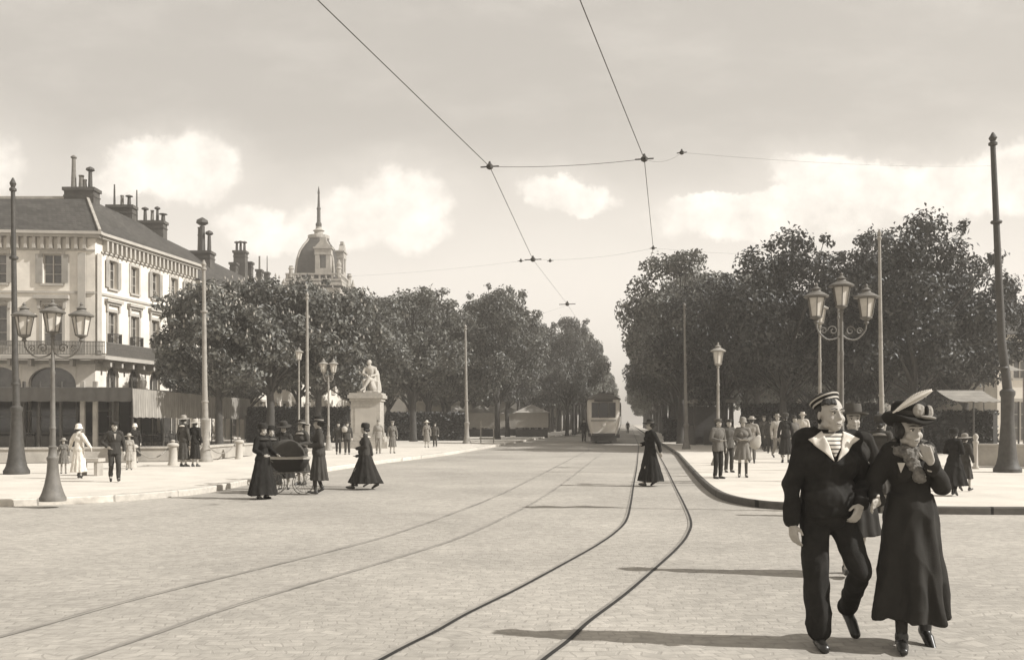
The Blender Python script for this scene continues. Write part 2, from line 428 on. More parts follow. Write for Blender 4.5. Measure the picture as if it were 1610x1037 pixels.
ER = [(1065, 716), (1084, 740), (1104, 763), (1125, 780), (1150, 790), (1187, 797), (1235, 801), (1330, 805), (1470, 808), (1610, 809), (1800, 809)]
ER = catmull([gp(a, b) for a, b in ER], 6)
f0 = ER[0]
pre = [Vector((f0.x+(dd-f0.y)*AV, dd, 0)) for dd in (900, 400, 200, 110, 70)]
ER = pre+ER+[Vector((60, 15.8, 0))]
# traverse from far to near so the inner side is to the left of travel
SIDE = 1
pavement('right_pavement', ER, [(400, 15.8), (500, 900)], .10, M_kerb_shade)
def rail(name, pts, w=.055, m=None):
    b = MB(); n = len(pts)
    A = []; B = []
    for i, p in enumerate(pts):
        t = (pts[min(i+1, n-1)]-pts[max(i-1, 0)]).normalized(); q = Vector((-t.y, t.x, 0))*w/2
        A.append(p+q); B.append(p-q)
    for i in range(n-1):
        a, bb, c, d = A[i], A[i+1], B[i+1], B[i]
        b.add([(a.x, a.y, .006), (bb.x, bb.y, .006), (c.x, c.y, .006), (d.x, d.y, .006)], [(0, 1, 2, 3)])
    return tag(b.build(name, m or M_rail, None), kind='structure')
def off(pts, dist):
    n = len(pts); o = []
    for i, p in enumerate(pts):
        t = (pts[min(i+1, n-1)]-pts[max(i-1, 0)]).normalized(); o.append(p+Vector((-t.y, t.x, 0))*dist)
    return o
RR = [(700, 1160), (790, 1090), (853, 1036), (891, 1007), (925, 976), (980, 935), (1029, 893), (1063, 862), (1080, 840), (1085, 819), (1074, 791), (1060, 763), (1043, 728), (1027, 700)]
RR = catmull([gp(a, b) for a, b in RR], 8)
tt = RR[-1]
RR += [Vector((tt.x+(dd-tt.y)*AV, dd, 0)) for dd in (100, 200, 500)]
LR = [(-60, 1100), (139, 1031), (238, 998), (373, 951), (522, 907), (640, 872), (725, 844), (800, 810), (856, 780), (898, 750), (930, 725), (953, 707)]
LR = catmull([gp(a, b) for a, b in LR], 8)
tt = LR[-1]
LR += [Vector((tt.x+(dd-tt.y)*.085, dd, 0)) for dd in (75, 85)]
tt = LR[-1]
LR += [Vector((tt.x+(dd-tt.y)*AV, dd, 0)) for dd in (110, 200, 500)]
M_head = mat('worn_rail_head', .24, rough=.5, var=.3, scale=2)
M_groove = mat('rail_flange_groove', .025, rough=.8, var=.3, scale=3)
M_groove2 = mat('dusty_rail_groove', .27, rough=.8, var=.5, scale=.8)
for P in (RR, off(RR, 1.0)): rail('tram_rail', off(P, .022), .03, M_head); rail('rail_groove', off(P, -.012), .036, M_groove)
for P in (LR, off(LR, 1.0)): rail('tram_rail', off(P, .02), .03, M_head); rail('rail_groove', off(P, -.012), .03, M_groove2)
# ================================================================== buildings
class Fr:
    """frame of a facade: u runs from A to B, n points outwards"""
    def __init__(s, A, B):
        s.a = Vector((A[0], A[1], 0)); s.len = (Vector((B[0], B[1], 0))-s.a).length
        s.u = (Vector((B[0], B[1], 0))-s.a).normalized(); s.n = Vector((s.u.y, -s.u.x, 0)); s.rz = math.atan2(s.u.y, s.u.x)
    def p(s, u, z, n=0.0): return s.a+s.u*u+s.n*n+Vector((0, 0, z))
    def box(s, mb, u0, u1, z0, z1, n0, n1):
        c = s.p((u0+u1)/2, (z0+z1)/2, (n0+n1)/2); return mb.box(c, (u1-u0, abs(n1-n0), z1-z0), rz=s.rz)
def wall(mb, fr, z0, z1, ops, depth=.32):
    us = sorted({0, fr.len}|{o[0] for o in ops}|{o[1] for o in ops}); zs = sorted({z0, z1}|{o[2] for o in ops}|{o[3] for o in ops})
    for i in range(len(us)-1):
        for j in range(len(zs)-1):
            cu, cz = (us[i]+us[i+1])/2, (zs[j]+zs[j+1])/2
            if any(o[0] < cu < o[1] and o[2] < cz < o[3] for o in ops): continue
            mb.add([fr.p(us[i], zs[j]), fr.p(us[i+1], zs[j]), fr.p(us[i+1], zs[j+1]), fr.p(us[i], zs[j+1])], [(0, 1, 2, 3)])
    for a, b, c, d in ops:
        for q in (((a, c), (b, c)), ((b, c), (b, d)), ((b, d), (a, d)), ((a, d), (a, c))):
            (ua, za), (ub, zb) = q
            mb.add([fr.p(ua, za), fr.p(ub, zb), fr.p(ub, zb, -depth), fr.p(ua, za, -depth)], [(0, 1, 2, 3)])
def window(fr, root, a, b, c, d, depth=.2, mull=True, shut=None, sill=True, bal=False, surround=True, arch=False, frame_m=None):
    f = MB(); t = .07
    fr.box(f, a, a+t, c, d, -depth-.06, -depth); fr.box(f, b-t, b, c, d, -depth-.06, -depth)
    fr.box(f, a+t, b-t, c, c+t, -depth-.06, -depth); fr.box(f, a+t, b-t, d-t, d, -depth-.06, -depth)
    if mull:
        m = (a+b)/2; fr.box(f, m-.04, m+.04, c+t, d-t, -depth-.055, -depth+.01)
        nb = 3
        for k in range(1, nb):
            z = c+(d-c)*k/nb; fr.box(f, a+t, m-.04, z-.02, z+.02, -depth-.05, -depth-.01); fr.box(f, m+.04, b-t, z-.02, z+.02, -depth-.05, -depth-.01)
    w = f.build('window', frame_m or M_frame, root)
    q = MB(); fr.box(q, a+.01, b-.01, c+.01, d-.01, -depth-.10, -depth-.07); q.build('pane', M_glass, w)
    if sill: q = MB(); fr.box(q, a-.12, b+.12, c-.14, c-.003, -.1, .14); q.build('sill', M_stone, w)
    if surround:
        q = MB(); fr.box(q, a-.2, a-.003, c, d+.2, .003, .06); fr.box(q, b+.003, b+.2, c, d+.2, .003, .06); fr.box(q, a-.003, b+.003, d+.003, d+.2, .003, .06); q.build('surround', M_stone, w)
    if shut:
        for s_, (u0, u1) in ((0, (a-.02-shut, a-.02)), (1, (b+.02, b+.02+shut))):
            q = MB(); fr.box(q, u0, u1, c+.03, d-.03, .075, .12); q.build('shutter', M_shut, w)
    if bal:
        q = MB(); z1 = c+.95
        fr.box(q, a-.15, b+.15, z1, z1+.05, .28, .33); fr.box(q, a-.15, b+.15, c+.06, c+.1, .28, .33)
        k = a-.13
        while k < b+.14: fr.box(q, k, k+.025, c+.1, z1, .29, .315); k += .13
        fr.box(q, a-.15, a-.11, c+.06, z1, 0, .28); fr.box(q, b+.11, b+.15, c+.06, z1, 0, .28)
        q.build('window_railing', M_iron, w)
    return w
def cornice(fr, z0, z1, over=.6, u0=None, u1=None, step=.55):
    """moulded cornice on brackets"""
    mb = MB(); u0 = -over if u0 is None else u0; u1 = fr.len+over if u1 is None else u1
    h = z1-z0
    fr.box(mb, u0+over-.003, u1-over+.003, z0, z0+.1, .003, .1)
    fr.box(mb, u0+.18, u1-.18, z1-.38, z1-.2, .003, over-.18)
    fr.box(mb, u0, u1, z1-.2, z1, .003, over)
    k = u0+over+.2
    while k < u1-over-.2:
        fr.box(mb, k, k+.2, z0+.1, z1-.38, .003, over-.25); k += step
    return mb
def arch_fill(fr, a, b, zs, zt, n0=.003, n1=.05, r_out=None):
    """solid spandrels between a half-round (or flatter) arch and its square opening"""
    mb = MB(); m = (a+b)/2; rw = (b-a)/2; rh = zt-zs; K = 10
    for sgn in (-1, 1):
        pts = []
        for k in range(K+1):
            t = PI/2*k/K; pts.append((m+sgn*rw*math.cos(t), zs+rh*math.sin(t)))
        for k in range(K):
            (x0, y0), (x1, y1) = pts[k], pts[k+1]
            vs = [fr.p(x0, y0, n1), fr.p(x1, y1, n1), fr.p(x1, zt+.1, n1), fr.p(x0, zt+.1, n1), fr.p(x0, y0, n0-.3), fr.p(x1, y1, n0-.3), fr.p(x1, zt+.1, n0-.3), fr.p(x0, zt+.1, n0-.3)]
            mb.add(vs, [(0, 1, 2, 3), (0, 1, 5, 4), (1, 2, 6, 5), (2, 3, 7, 6), (3, 0, 4, 7), (4, 5, 6, 7)])
    return mb
def chimney(root, name, x0, x1, y, dep, z0, z1, pots, rz=0.0, m=None, band=True):
    b = MB(); c = (x0+x1)/2; w = x1-x0
    b.box((c, y, (z0+z1)/2), (w, dep, z1-z0))
    b.box((c, y, z1-.12), (w+.22, dep+.22, .24)); b.box((c, y, z1-.62), (w+.1, dep+.1, .1))
    ch = b.build('chimney', m or M_brick, root)
    for (px, h, r, kind) in pots:
        q = MB()
        if kind == 'pot': q.lathe([(r*1.1, 0), (r, .1), (r*.8, h-.12), (r, h-.08), (r, h)], 10, (px, y, z1))
        elif kind == 'tall': q.lathe([(r*1.2, 0), (r, .15), (r*.75, h*.6), (r*.7, h*.9), (r*1.1, h*.92), (r*1.1, h*.95), (r*.3, h)], 10, (px, y, z1))
        elif kind == 'cowl':
            q.lathe([(r, 0), (r*.8, h*.7), (r*.8, h*.75)], 10, (px, y, z1)); q.lathe([(r*.9, h*.78), (r*1.9, h*.84), (r*1.7, h*.92), (r*.3, h)], 10, (px, y, z1)); q.lathe([(.03, h*.7), (.03, h*.85)], 6, (px, y, z1))
        else: q.lathe([(r, 0), (r*.6, h)], 6, (px, y, z1))
        q.build('rod' if kind == 'rod' else 'chimney_pot', M_iron if kind in ('rod', 'cowl') else M_pot, ch)
    return ch
M_shop = mat('shade_toned_shopfront', .05, rough=.5, var=.3, scale=2)  # dark panels added so the ground floor reads shaded below the awning
# ---- corner building with the cafe
A = (-45.2, 63.6); B = (-28.4, 65.0); Cc = (-26.0, 78.0); D = (-45.2, 80.0)
b1 = thing('corner_building', 'pale three storey corner house with bracketed cornice above the cafe', 'building', (-34, 68, 0))
fF = Fr(A, B); fR = Fr(B, Cc)
ZE = 14.5
cols = [X(px, 65)-A[0] for px in (-244, -162, -80, 3, 86)]
opsF = []; 
for c in cols:
    opsF += [(c-.62, c+.62, 11.0, 13.0), (c-.65, c+.65, 6.75, 9.55), (c-1.55, c+1.55, .3, 5.35)]
colsR = [t*fR.len for t in (.15, .355, .56, .765, .93)]
opsR = []
for c in colsR: opsR += [(c-.5, c+.5, 10.95, 12.9), (c-.52, c+.52, 6.8, 9.3), (c-.72, c+.72, .3, 5.45)]
wm = MB(); wall(wm, fF, 0, ZE-.1, opsF); wall(wm, fR, 0, ZE-.1, opsR)
wall(wm, Fr(Cc, D), 0, ZE-.1, []); wall(wm, Fr(D, A), 0, ZE-.1, [])
wm.build('wall', M_stucco, b1)
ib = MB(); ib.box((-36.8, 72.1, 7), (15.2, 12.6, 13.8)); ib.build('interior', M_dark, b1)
for i, c in enumerate(cols):
    window(fF, b1, c-.62, c+.62, 11.0, 13.0, shut=.42, bal=False)
    w = window(fF, b1, c-.65, c+.65, 6.75, 9.55)
    q = MB(); fF.box(q, c-1.15, c+1.15, 9.95, 10.2, .003, .35); fF.box(q, c-1.0, c+1.0, 9.8, 9.95, .003, .2)
    fF.box(q, c-.95, c-.75, 9.3, 9.8, .063, .18); fF.box(q, c+.75, c+.95, 9.3, 9.8, .063, .18); q.build('window_hood', M_stoned if False else M_stone, w)
    window(fF, b1, c-1.55, c+1.55, .3, 5.35, sill=False, surround=False)
    arch_fill(fF, c-1.55, c+1.55, 4.2, 5.35).build('arch', M_stucco, b1)
for i, c in enumerate(colsR):
    window(fR, b1, c-.5, c+.5, 10.95, 12.9, shut=None if i % 2 else .38)
    w = window(fR, b1, c-.52, c+.52, 6.8, 9.3, bal=True)
    q = MB(); fR.box(q, c-.95, c+.95, 9.95, 10.15, .003, .3); fR.box(q, c-.85, c+.85, 9.8, 9.95, .003, .17); fR.box(q, c-.8, c-.62, 9.3, 9.8, .063, .15); fR.box(q, c+.62, c+.8, 9.3, 9.8, .063, .15); q.build('window_hood', M_stone, w)
    window(fR, b1, c-.72, c+.72, .3, 5.45, sill=False, surround=False)
    arch_fill(fR, c-.72, c+.72, 4.75, 5.45).build('arch', M_stucco, b1)
q = MB()
for fr in (fF, fR):
    fr.box(q, 0 if fr is fR else 0, fr.len, 5.56, 5.8, .055, .16)
    fr.box(q, 0, fr.len, 10.35, 10.5, .003, .10)
for fr, us in ((fF, (fF.len-1.1, 1.2)), (fR, (.0, fR.len-.55))):
    for uu in us: fr.box(q, uu+.003, uu+.5, 5.85, 13.1, .11, .17)
q.build('stringcourse', M_stone, b1)
cornice(fF, 12.95+.3, ZE, .6).build('cornice', M_stone, b1)
cornice(fR, 12.95+.3, ZE-.004, .62, u0=.01).build('cornice', M_stone, b1)
# balcony that runs round the corner
q = MB()
for fr, cc_, hw in ((fF, cols, 1.55), (fR, colsR, .72)):
    e_ = [0]+[v_ for c_ in cc_ for v_ in (c_-hw-.05, c_+hw+.05)]+[fr.len-.02]
    for k_ in range(0, len(e_), 2):
        if e_[k_+1]-e_[k_] > .1: fr.box(q, e_[k_], e_[k_+1], .02, 3.78, .003, .09)
    for c_ in cc_:
        fr.box(q, c_-hw-.04, c_+hw+.04, 3.05, 3.75, .003, .07); fr.box(q, c_-hw-.04, c_+hw+.04, .03, .75, .003, .07)
q.build('shopfront', M_shop, b1)
q = MB(); 
fF.box(q, 0, fF.len+1.0, 5.85, 6.07, .18, 1.0); fR.box(q, -.2, fR.len, 5.852, 6.066, .18, .98)
for fr in (fF, fR):
    k = .6
    while k < fr.len-.2: fr.box(q, k, k+.2, 5.4, 5.845, .17, .75); k += 1.35
q.build('balcony_slab', M_stone, b1)
q = MB()
for fr, u0, u1 in ((fF, 0, fF.len+.95), (fR, -.1, fR.len-.05)):
    o = 0 if fr is fF else .003
    fr.box(q, u0, u1, 6.98+o, 7.04, .9, .95); fr.box(q, u0, u1, 6.12+o, 6.17, .9, .95); fr.box(q, u0, u1, 6.72+o, 6.75, .91, .94)
    k = u0
    while k < u1: fr.box(q, k, k+.05, 6.17, 6.98, .905, .94); k += .098
q.build('balcony_railing', M_ironm, b1)
# roof
q = MB(); zr = 18.15; e = .55
P = [(A[0]-e, A[1]-e, ZE), (B[0]+e, B[1]-e, ZE), (Cc[0]+e, Cc[1], ZE), (D[0]-e, D[1], ZE), (-45.7, 70.6, zr), (-31.4, 70.6, zr), (-30.4, 78.4, 17.9), (-38, 79.9, ZE), (-37, 74.5, zr-.3)]
q.add(P, [(0, 1, 5, 4), (1, 2, 6, 5), (2, 7, 6), (4, 5, 6, 8), (3, 0, 4, 8), (6, 7, 3, 8)])
q.build('roof', M_slate, b1)
q = MB(); q.beam((-45.7, 70.6, zr+.03), (-31.4, 70.6, zr+.03), .22); q.beam((-31.4, 70.6, zr+.03), (B[0]+e, B[1]-e, ZE+.05), .18); q.build('roof_ridge', M_stoned, b1)
def pz(py, d): return Z(py, d)
chimney(b1, 'c', X(106, 71), X(152, 71), 71, 1.1, 15.6, Z(297, 71), [(X(116, 71), 2.5, .2, 'tall'), (X(128, 71), 1.0, .2, 'pot'), (X(142, 71), 1.65, .17, 'cowl'), (X(134, 71), .7, .13, 'pot')])
chimney(b1, 'c', X(176, 78), X(215, 78), 77.5, .9, 15.2, Z(326, 78), [(X(184, 78), 1.75, .10, 'rod'), (X(196, 78), .85, .15, 'pot'), (X(207, 78), .9, .16, 'cowl')])
# ---- next house along the street
B2a = (Cc[0]+.05, 78.05); B2b = (-21.6, 106.0)
b2 = thing('town_house', 'lower dark roofed house behind the corner house, its wall half hidden by chestnuts', 'building', (-27, 92, 0))
f2 = Fr(B2a, B2b); ZE2 = 13.2
c2 = [1.6+2.9*k for k in range(9)]
ops = []
for c in c2: ops += [(c-.5, c+.5, 10.2, 12.0), (c-.52, c+.52, 6.4, 8.9), (c-.8, c+.8, .3, 3.6)]
wm = MB(); wall(wm, f2, 0, ZE2, ops); C3 = (-34.6, 106.6); D3 = (-38, 80.05)
wall(wm, Fr(B2b, C3), 0, ZE2, []); wall(wm, Fr(C3, D3), 0, ZE2, []); wall(wm, Fr((-38.0, 80.05), (-26.4, 78.3)), ZE2-6, ZE2, [])
wm.build('wall', M_stucco, b2)
for c in c2:
    window(f2, b2, c-.5, c+.5, 10.2, 12.0); window(f2, b2, c-.52, c+.52, 6.4, 8.9, bal=True); window(f2, b2, c-.8, c+.8, .3, 3.6, sill=False)
cornice(f2, 12.3, ZE2+.003, .45, u0=.03).build('cornice', M_stone, b2)
q = MB(); ra = Vector((-31.0, 79.2, 17.9)); rb = Vector((-28.2, 105.4, 17.0))
q.add([f2.p(.03, ZE2+.01, .5), f2.p(f2.len+.3, ZE2+.01, .5), rb, ra, (-38.2, 79.9, ZE2), (-34.9, 107, ZE2)], [(0, 1, 2, 3), (3, 2, 5, 4), (0, 3, 4), (1, 5, 2)])
q.build('roof', M_slate, b2)
chimney(b2, 'c', X(219, 86), X(266, 86), 85, 1.0, 15.5, Z(352, 86), [(X(222, 86), 2.8, .09, 'rod'), (X(235, 86), 1.3, .17, 'cowl'), (X(246, 86), 1.0, .16, 'pot'), (X(254, 86), 1.35, .14, 'cowl'), (X(263, 86), .75, .2, 'cowl')])
chimney(b2, 'c', X(304, 89), X(334, 89), 89, 1.4, 13.6, Z(396, 89), [(X(303, 89)+.6, 1.6, .16, 'pot'), (X(318, 89), 3.2, .3, 'cowl'), (X(329, 89), 2.0, .2, 'cowl'), (X(313, 89), 2.3, .14, 'pot')])
chimney(b2, 'c', X(371, 104), X(389, 104), 103.6, 1.1, 14.5, Z(396, 104), [(X(374, 104), 1.1, .16, 'cowl'), (X(380, 104), 1.15, .16, 'cowl'), (X(386, 104), 1.1, .16, 'cowl')])
chimney(b2, 'c', X(361, 101), X(370.4, 101), 101.5, .9, 14.5, Z(412, 101), [])
chimney(b2, 'c', X(391, 106), X(400, 106), 105.2, .8, 14.5, Z(414, 106), [])
# ---- third house, mostly behind the trees
b3 = thing('town_house', 'third house along the street with thin rods on its chimney, hidden by trees', 'building', (-24, 118, 0))
f3 = Fr((-21.5, 106.4), (-18.4, 128)); wm = MB(); ops = []
for k in range(7): ops += [(1.2+k*3, 2.2+k*3, 8.4, 10.2), (1.2+k*3, 2.2+k*3, 5, 7)]
wall(wm, f3, 0, 11.5, ops); wall(wm, Fr((-18.4, 128), (-32, 129)), 0, 11.5, []); wall(wm, Fr((-32, 129), (-34, 107)), 0, 11.5, []); wm.build('wall', M_stucco, b3)
for k in range(7): window(f3, b3, 1.2+k*3, 2.2+k*3, 8.4, 10.2); window(f3, b3, 1.2+k*3, 2.2+k*3, 5, 7)
q = MB(); q.add([f3.p(0, 11.5, .4), f3.p(f3.len, 11.5, .4), (-25.4, 128.3, 15.2), (-27.7, 107.6, 15.2), (-34.4, 107, 11.5), (-32.4, 129, 11.5)], [(0, 1, 2, 3), (3, 2, 5, 4), (0, 3, 4), (1, 5, 2)]); q.build('roof', M_slate, b3)
chimney(b3, 'c', X(404, 112), X(412, 112), 112, .8, 13.5, Z(424, 112), [(X(408, 112), 1.6, .12, 'pot')])
chimney(b3, 'c', X(416, 116), X(423, 116), 116, .8, 13.5, Z(428, 116), [(X(420, 116), 2.0, .07, 'rod')])
# ---- domed town hall
t = thing('town_hall', 'distant domed town hall with a tall spire rising above the trees', 'building', (-31, 152, 0))
dx, dy = X(493, 150), 154.0; k = .103
def dz(py): return Z(py, dy)
q = MB(); q.box((dx, dy, 11.5), (8.4, 8.4, 22.6)); q.box((dx-14, dy+4, 9.8), (20, 12, 19.6)); q.box((dx+12, dy+4, 9.8), (15.5, 12, 19.6))
q.build('wall', M_stoneb, t)
q = MB(); q.box((dx, dy, dz(452)), (9.2, 9.2, .5)); q.box((dx, dy, dz(446)), (8.9, 8.9, .35))
for a in range(-4, 5):
    for s_ in (-1, 1): q.box((dx+a*1.0, dy+s_*4.2, dz(441)), (.28, .28, .8)); q.box((dx+s_*4.2, dy+a*1.0, dz(441)), (.28, .28, .8))
q.box((dx, dy-4.2, dz(437)), (8.7, .4, .25)); q.box((dx, dy+4.2, dz(437)), (8.7, .4, .25)); q.box((dx-4.2, dy, dz(437)), (.4, 8, .25)); q.box((dx+4.2, dy, dz(437)), (.4, 8, .25))
q.build('parapet', M_stoned, t)
q = MB(); q.lathe([(3.6, dz(441)), (3.55, dz(428)), (3.35, dz(412)), (2.95, dz(399)), (2.35, dz(389)), (1.8, dz(382)), (1.6, dz(378)), (1.3, dz(376))], 32, (dx, dy, 0), sq=4)
dome = q.build('dome', M_slate, t, smooth='auto')
q = MB()
for sx_ in (-1, 1):
    for sy_ in (-1, 1):
        pts = [(dx+sx_*r*.84, dy+sy_*r*.84, dz(py)) for r, py in ((3.6, 440), (3.55, 428), (3.35, 412), (2.95, 399), (2.35, 389), (1.8, 382), (1.6, 378))]
        q.tube(pts, .2, 6)
q.build('dome_rib', M_stoned, dome)
q = MB(); q.lathe([(1.6, dz(377)), (1.75, dz(375.5)), (1.75, dz(371)), (1.4, dz(370)), (.75, dz(369)), (.7, dz(364)), (.95, dz(363)), (.5, dz(360)), (.42, dz(356))], 16, (dx, dy, 0)); q.build('lantern_gallery', M_stoned, dome)
q = MB(); q.lathe([(.46, dz(357)), (.5, dz(352)), (.3, dz(349)), (.28, dz(330)), (.36, dz(328)), (.22, dz(325)), (.15, dz(305)), (.22, dz(304)), (.03, dz(293))], 10, (dx, dy, 0)); q.build('spire', M_iron, dome)
# dormers on the faces towards the square and to the right
for (ox, oy, rz) in ((0, -1, 0), (1, 0, PI/2)):
    cx, cy = dx+ox*3.5+(1.5 if oy else 0), dy+oy*3.6
    rot = Matrix.Rotation(rz, 3, 'Z')
    q = MB()
    def bb(c, s_): q.box(Vector((cx, cy, 0))+rot @ Vector(c), s_, rz=rz)
    bb((-.85, 0, dz(420)), (.7, 1.4, 3.6)); bb((.85, 0, dz(420)), (.7, 1.4, 3.6)); bb((0, 0, dz(403)), (2.6, 1.5, .9)); bb((0, -.05, dz(397)), (3.0, 1.7, .25)); bb((0, 0, dz(433)), (1.0, 1.4, 1.0))
    q.slab([Vector((cx, cy, 0))+rot @ Vector(p) for p in ((-1.3, -.7, dz(396)), (1.3, -.7, dz(396)), (.3, -.7, dz(385)), (-.3, -.7, dz(385)))], .8, rot @ Vector((0, 1, 0)))
    bb((0, -.3, dz(383)), (1.0, .5, .5))
    dm = q.build('dormer', M_stoned, t)
    q = MB(); q.box(Vector((cx, cy, 0))+rot @ Vector((0, -.1, dz(418))), (1.0, .1, 3.0), rz=rz); q.build('pane', M_glass, dm)
for (px, h) in ((533, 414), (536, 424), (458, 424)):
    q = MB(); xx = X(px, dy-4); q.lathe([(.35, dz(442)), (.35, dz(430)), (.5, dz(429)), (.3, dz(426)), (.4, dz(422) if h < 424 else dz(425)), (.05, dz(h))], 8, (xx, dy-4.1 if px != 536 else dy+3.8, 0)); q.build('pinnacle', M_stoned, t)
for px in (548, 555): q = MB(); q.lathe([(.3, 19.6), (.3, dz(452)), (.42, dz(451)), (.25, dz(447)), (.05, dz(440))], 8, (X(px, dy), dy, 0)); q.build('pinnacle', M_stoned, t)
q = MB(); q.add([(dx-24.5, dy-2.3, 19.6), (dx-4.3, dy-2.3, 19.6), (dx-4.3, dy+10.3, 19.6), (dx-24.5, dy+10.3, 19.6), (dx-21, dy+4, 22.6), (dx-4.3, dy+4, 22.6)], [(0, 1, 5, 4), (1, 2, 5), (2, 3, 4, 5), (3, 0, 4)])
q.add([(dx+4.3, dy-2.3, 19.6), (dx+20, dy-2.3, 19.6), (dx+20, dy+10.3, 19.6), (dx+4.3, dy+10.3, 19.6), (dx+4.3, dy+4, 21.2), (dx+17, dy+4, 21.2)], [(0, 1, 5, 4), (1, 2, 5), (2, 3, 4, 5), (3, 0, 4)])
q.build('roof', M_slate, t)
# ---- cafe terrace canopy
cv = thing('cafe_awning', 'long striped cafe awning hanging over the dark terrace below the corner house', 'awning', (-20, 60, 0))
x1 = -20.05; ya, yb = 50.0, 72.5
# hanging striped face with small folds
q = MB(); n = 150; vs = []; fs = []
for i in range(n+1):
    y = ya+(yb-ya)*i/n; wv = .05*math.sin(i*1.05)+.03*noise.noise(Vector((y*1.3, 0, 0)))
    for j in range(7):
        f = j/6; z = 3.36-1.5*f-.05*abs(math.sin(i*.52))*(j == 6)
        vs.append((x1+.15+wv*f+.05*f, y, z))
for i in range(n):
    for j in range(6): a = i*7+j; fs.append((a, a+1, a+8, a+7))
q.add(vs, fs); q.build('hanging_cloth', M_canvas, cv, smooth=True)
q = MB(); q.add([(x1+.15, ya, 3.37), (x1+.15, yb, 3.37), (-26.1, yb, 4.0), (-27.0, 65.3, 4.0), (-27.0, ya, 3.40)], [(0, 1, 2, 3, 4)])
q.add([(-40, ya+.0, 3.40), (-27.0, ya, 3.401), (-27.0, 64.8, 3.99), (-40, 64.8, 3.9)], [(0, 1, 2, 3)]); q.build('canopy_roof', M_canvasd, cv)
q = MB(); vs = []; fs = []; n = 120
for i in range(n+1):
    xx = -40+(x1+.15+40)*i/n
    zt = 3.40
    for j in range(3): vs.append((xx, ya-.03-.03*j*abs(math.sin(i*.9)), zt-(.35)*j-.05*abs(math.sin(i*.6))*(j == 2)))
for i in range(n):
    for j in range(2): a = i*3+j; fs.append((a, a+1, a+4, a+3))
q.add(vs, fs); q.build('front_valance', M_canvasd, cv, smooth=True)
for yy in (50.2, 54.6, 59, 63.4, 67.8, 72.2):
    q = MB(); q.tube([(x1+.1, yy, PV), (x1+.1, yy, 3.35)], .045, 8); q.build('post', M_iron, cv)
for px in (130, 150, 38, 62, 96, 178):
    q = MB(); xx = X(px, 50.6); q.box((xx, 50.6, 1.95), (.22 if px in (130, 150) else .1, .18, 3.6)); q.build('post', M_stoned if px in (130, 150) else M_iron, cv)
# glazed screens at the terrace front
q = MB(); 
for k_ in range(9):
    xx = -39.5+k_*2.15; q.box((xx, 51.2, .45), (2.0, .06, .8)); 
    for zz in (1.0, 2.2): q.box((xx, 51.2, zz), (2.0, .07, .06))
    q.box((xx-1.02, 51.2, 1.2), (.06, .08, 2.4))
q.build('terrace_screen', M_iron, cv)
# tables and chairs under the awning, just visible in its shade
def cafe_table():
    r = thing('cafe_table', 'small round cafe table in the shade of the striped awning', 'table', (0, 0, 0), group='round tables on the cafe terrace')
    MB().lathe([(.33, .70), (.35, .715), (.33, .73)], 16).build('tabletop', M_stone, r)
    MB().lathe([(.2, 0), (.18, .03), (.03, .06), (.025, .7)], 10).build('pedestal', M_iron, r); return r
def cafe_chair():
    r = thing('cafe_chair', 'bentwood cafe chair in the shade of the striped awning', 'chair', (0, 0, 0), group='chairs on the cafe terrace')
    MB().lathe([(.2, .44), (.21, .455), (.2, .47)], 14).build('seat', M_bark, r)
    for sx_ in (-1, 1):
        MB().tube([(sx_*.17, -.16, 0), (sx_*.15, -.14, .44)], .014, 6).build('leg', M_bark, r)
        MB().tube([(sx_*.17, .18, 0), (sx_*.15, .15, .44)], .014, 6).build('leg', M_bark, r)
    MB().tube([(-.16, .16, .44), (-.17, .2, .7), (-.1, .23, .9), (.1, .23, .9), (.17, .2, .7), (.16, .16, .44)], .014, 6).build('backrest', M_bark, r); return r
T0 = cafe_table(); C0 = cafe_chair(); first = True
for i in range(5):
    for j in range(2):
        xx, yy = -21.4-j*2.3, 52.5+i*4.1
        if first: T0.location = (xx, yy, PV)
        else: copytree(T0, (xx, yy, PV), 0)
        for s_ in (-1, 1):
            if first: C0.location = (xx, yy+s_*.6, PV); C0.rotation_euler = (0, 0, 0 if s_ > 0 else PI); first = False
            else: copytree(C0, (xx, yy+s_*.6, PV), (0 if s_ > 0 else PI)+random.uniform(-.3, .3))
# ---- right-hand house behind the trees with its canopies
b4 = thing('corner_house', 'grey roofed house glimpsed at the right edge behind the tall pole', 'building', (42, 72, 0))
xl = X(1568, 72); q = MB(); f4 = Fr((xl, 72), (xl+24, 72)); ops = []
for k_ in range(6): ops += [(1.2+k_*3.4, 2.4+k_*3.4, 4.9, 6.9)]
ops += [(.8+k_*3.4, 2.9+k_*3.4, .2, 3.2) for k_ in range(6)]
wall(q, f4, 0, 8.2, ops); wall(q, Fr((xl, 86), (xl, 72)), 0, 8.2, [(2, 3.2, 4.9, 6.9), (6, 7.2, 4.9, 6.9), (10, 11.2, 4.9, 6.9)]); wall(q, Fr((xl+24, 72), (xl+24, 86)), 0, 8.2, []); q.build('wall', M_stucco, b4)
for a_, b_, c_, d_ in ops: window(f4, b4, a_, b_, c_, d_)
for a_ in (2, 6, 10): window(Fr((xl, 86), (xl, 72)), b4, a_, a_+1.2, 4.9, 6.9)
q = MB(); zt = Z(472, 76)
q.add([(xl-.5, 71.4, 8.2), (xl+24.5, 71.4, 8.2), (xl+24.5, 86.5, 8.2), (xl-.5, 86.5, 8.2), (xl+3, 79, zt), (xl+21, 79, zt)], [(0, 1, 5, 4), (1, 2, 5), (2, 3, 4, 5), (3, 0, 4)]); q.build('roof', M_slate, b4)
chimney(b4, 'c', X(1594, 76), X(1604, 76), 77, .9, 9, Z(452, 76), [(X(1597, 76), .5, .15, 'pot'), (X(1601, 76), .8, .15, 'pot')])
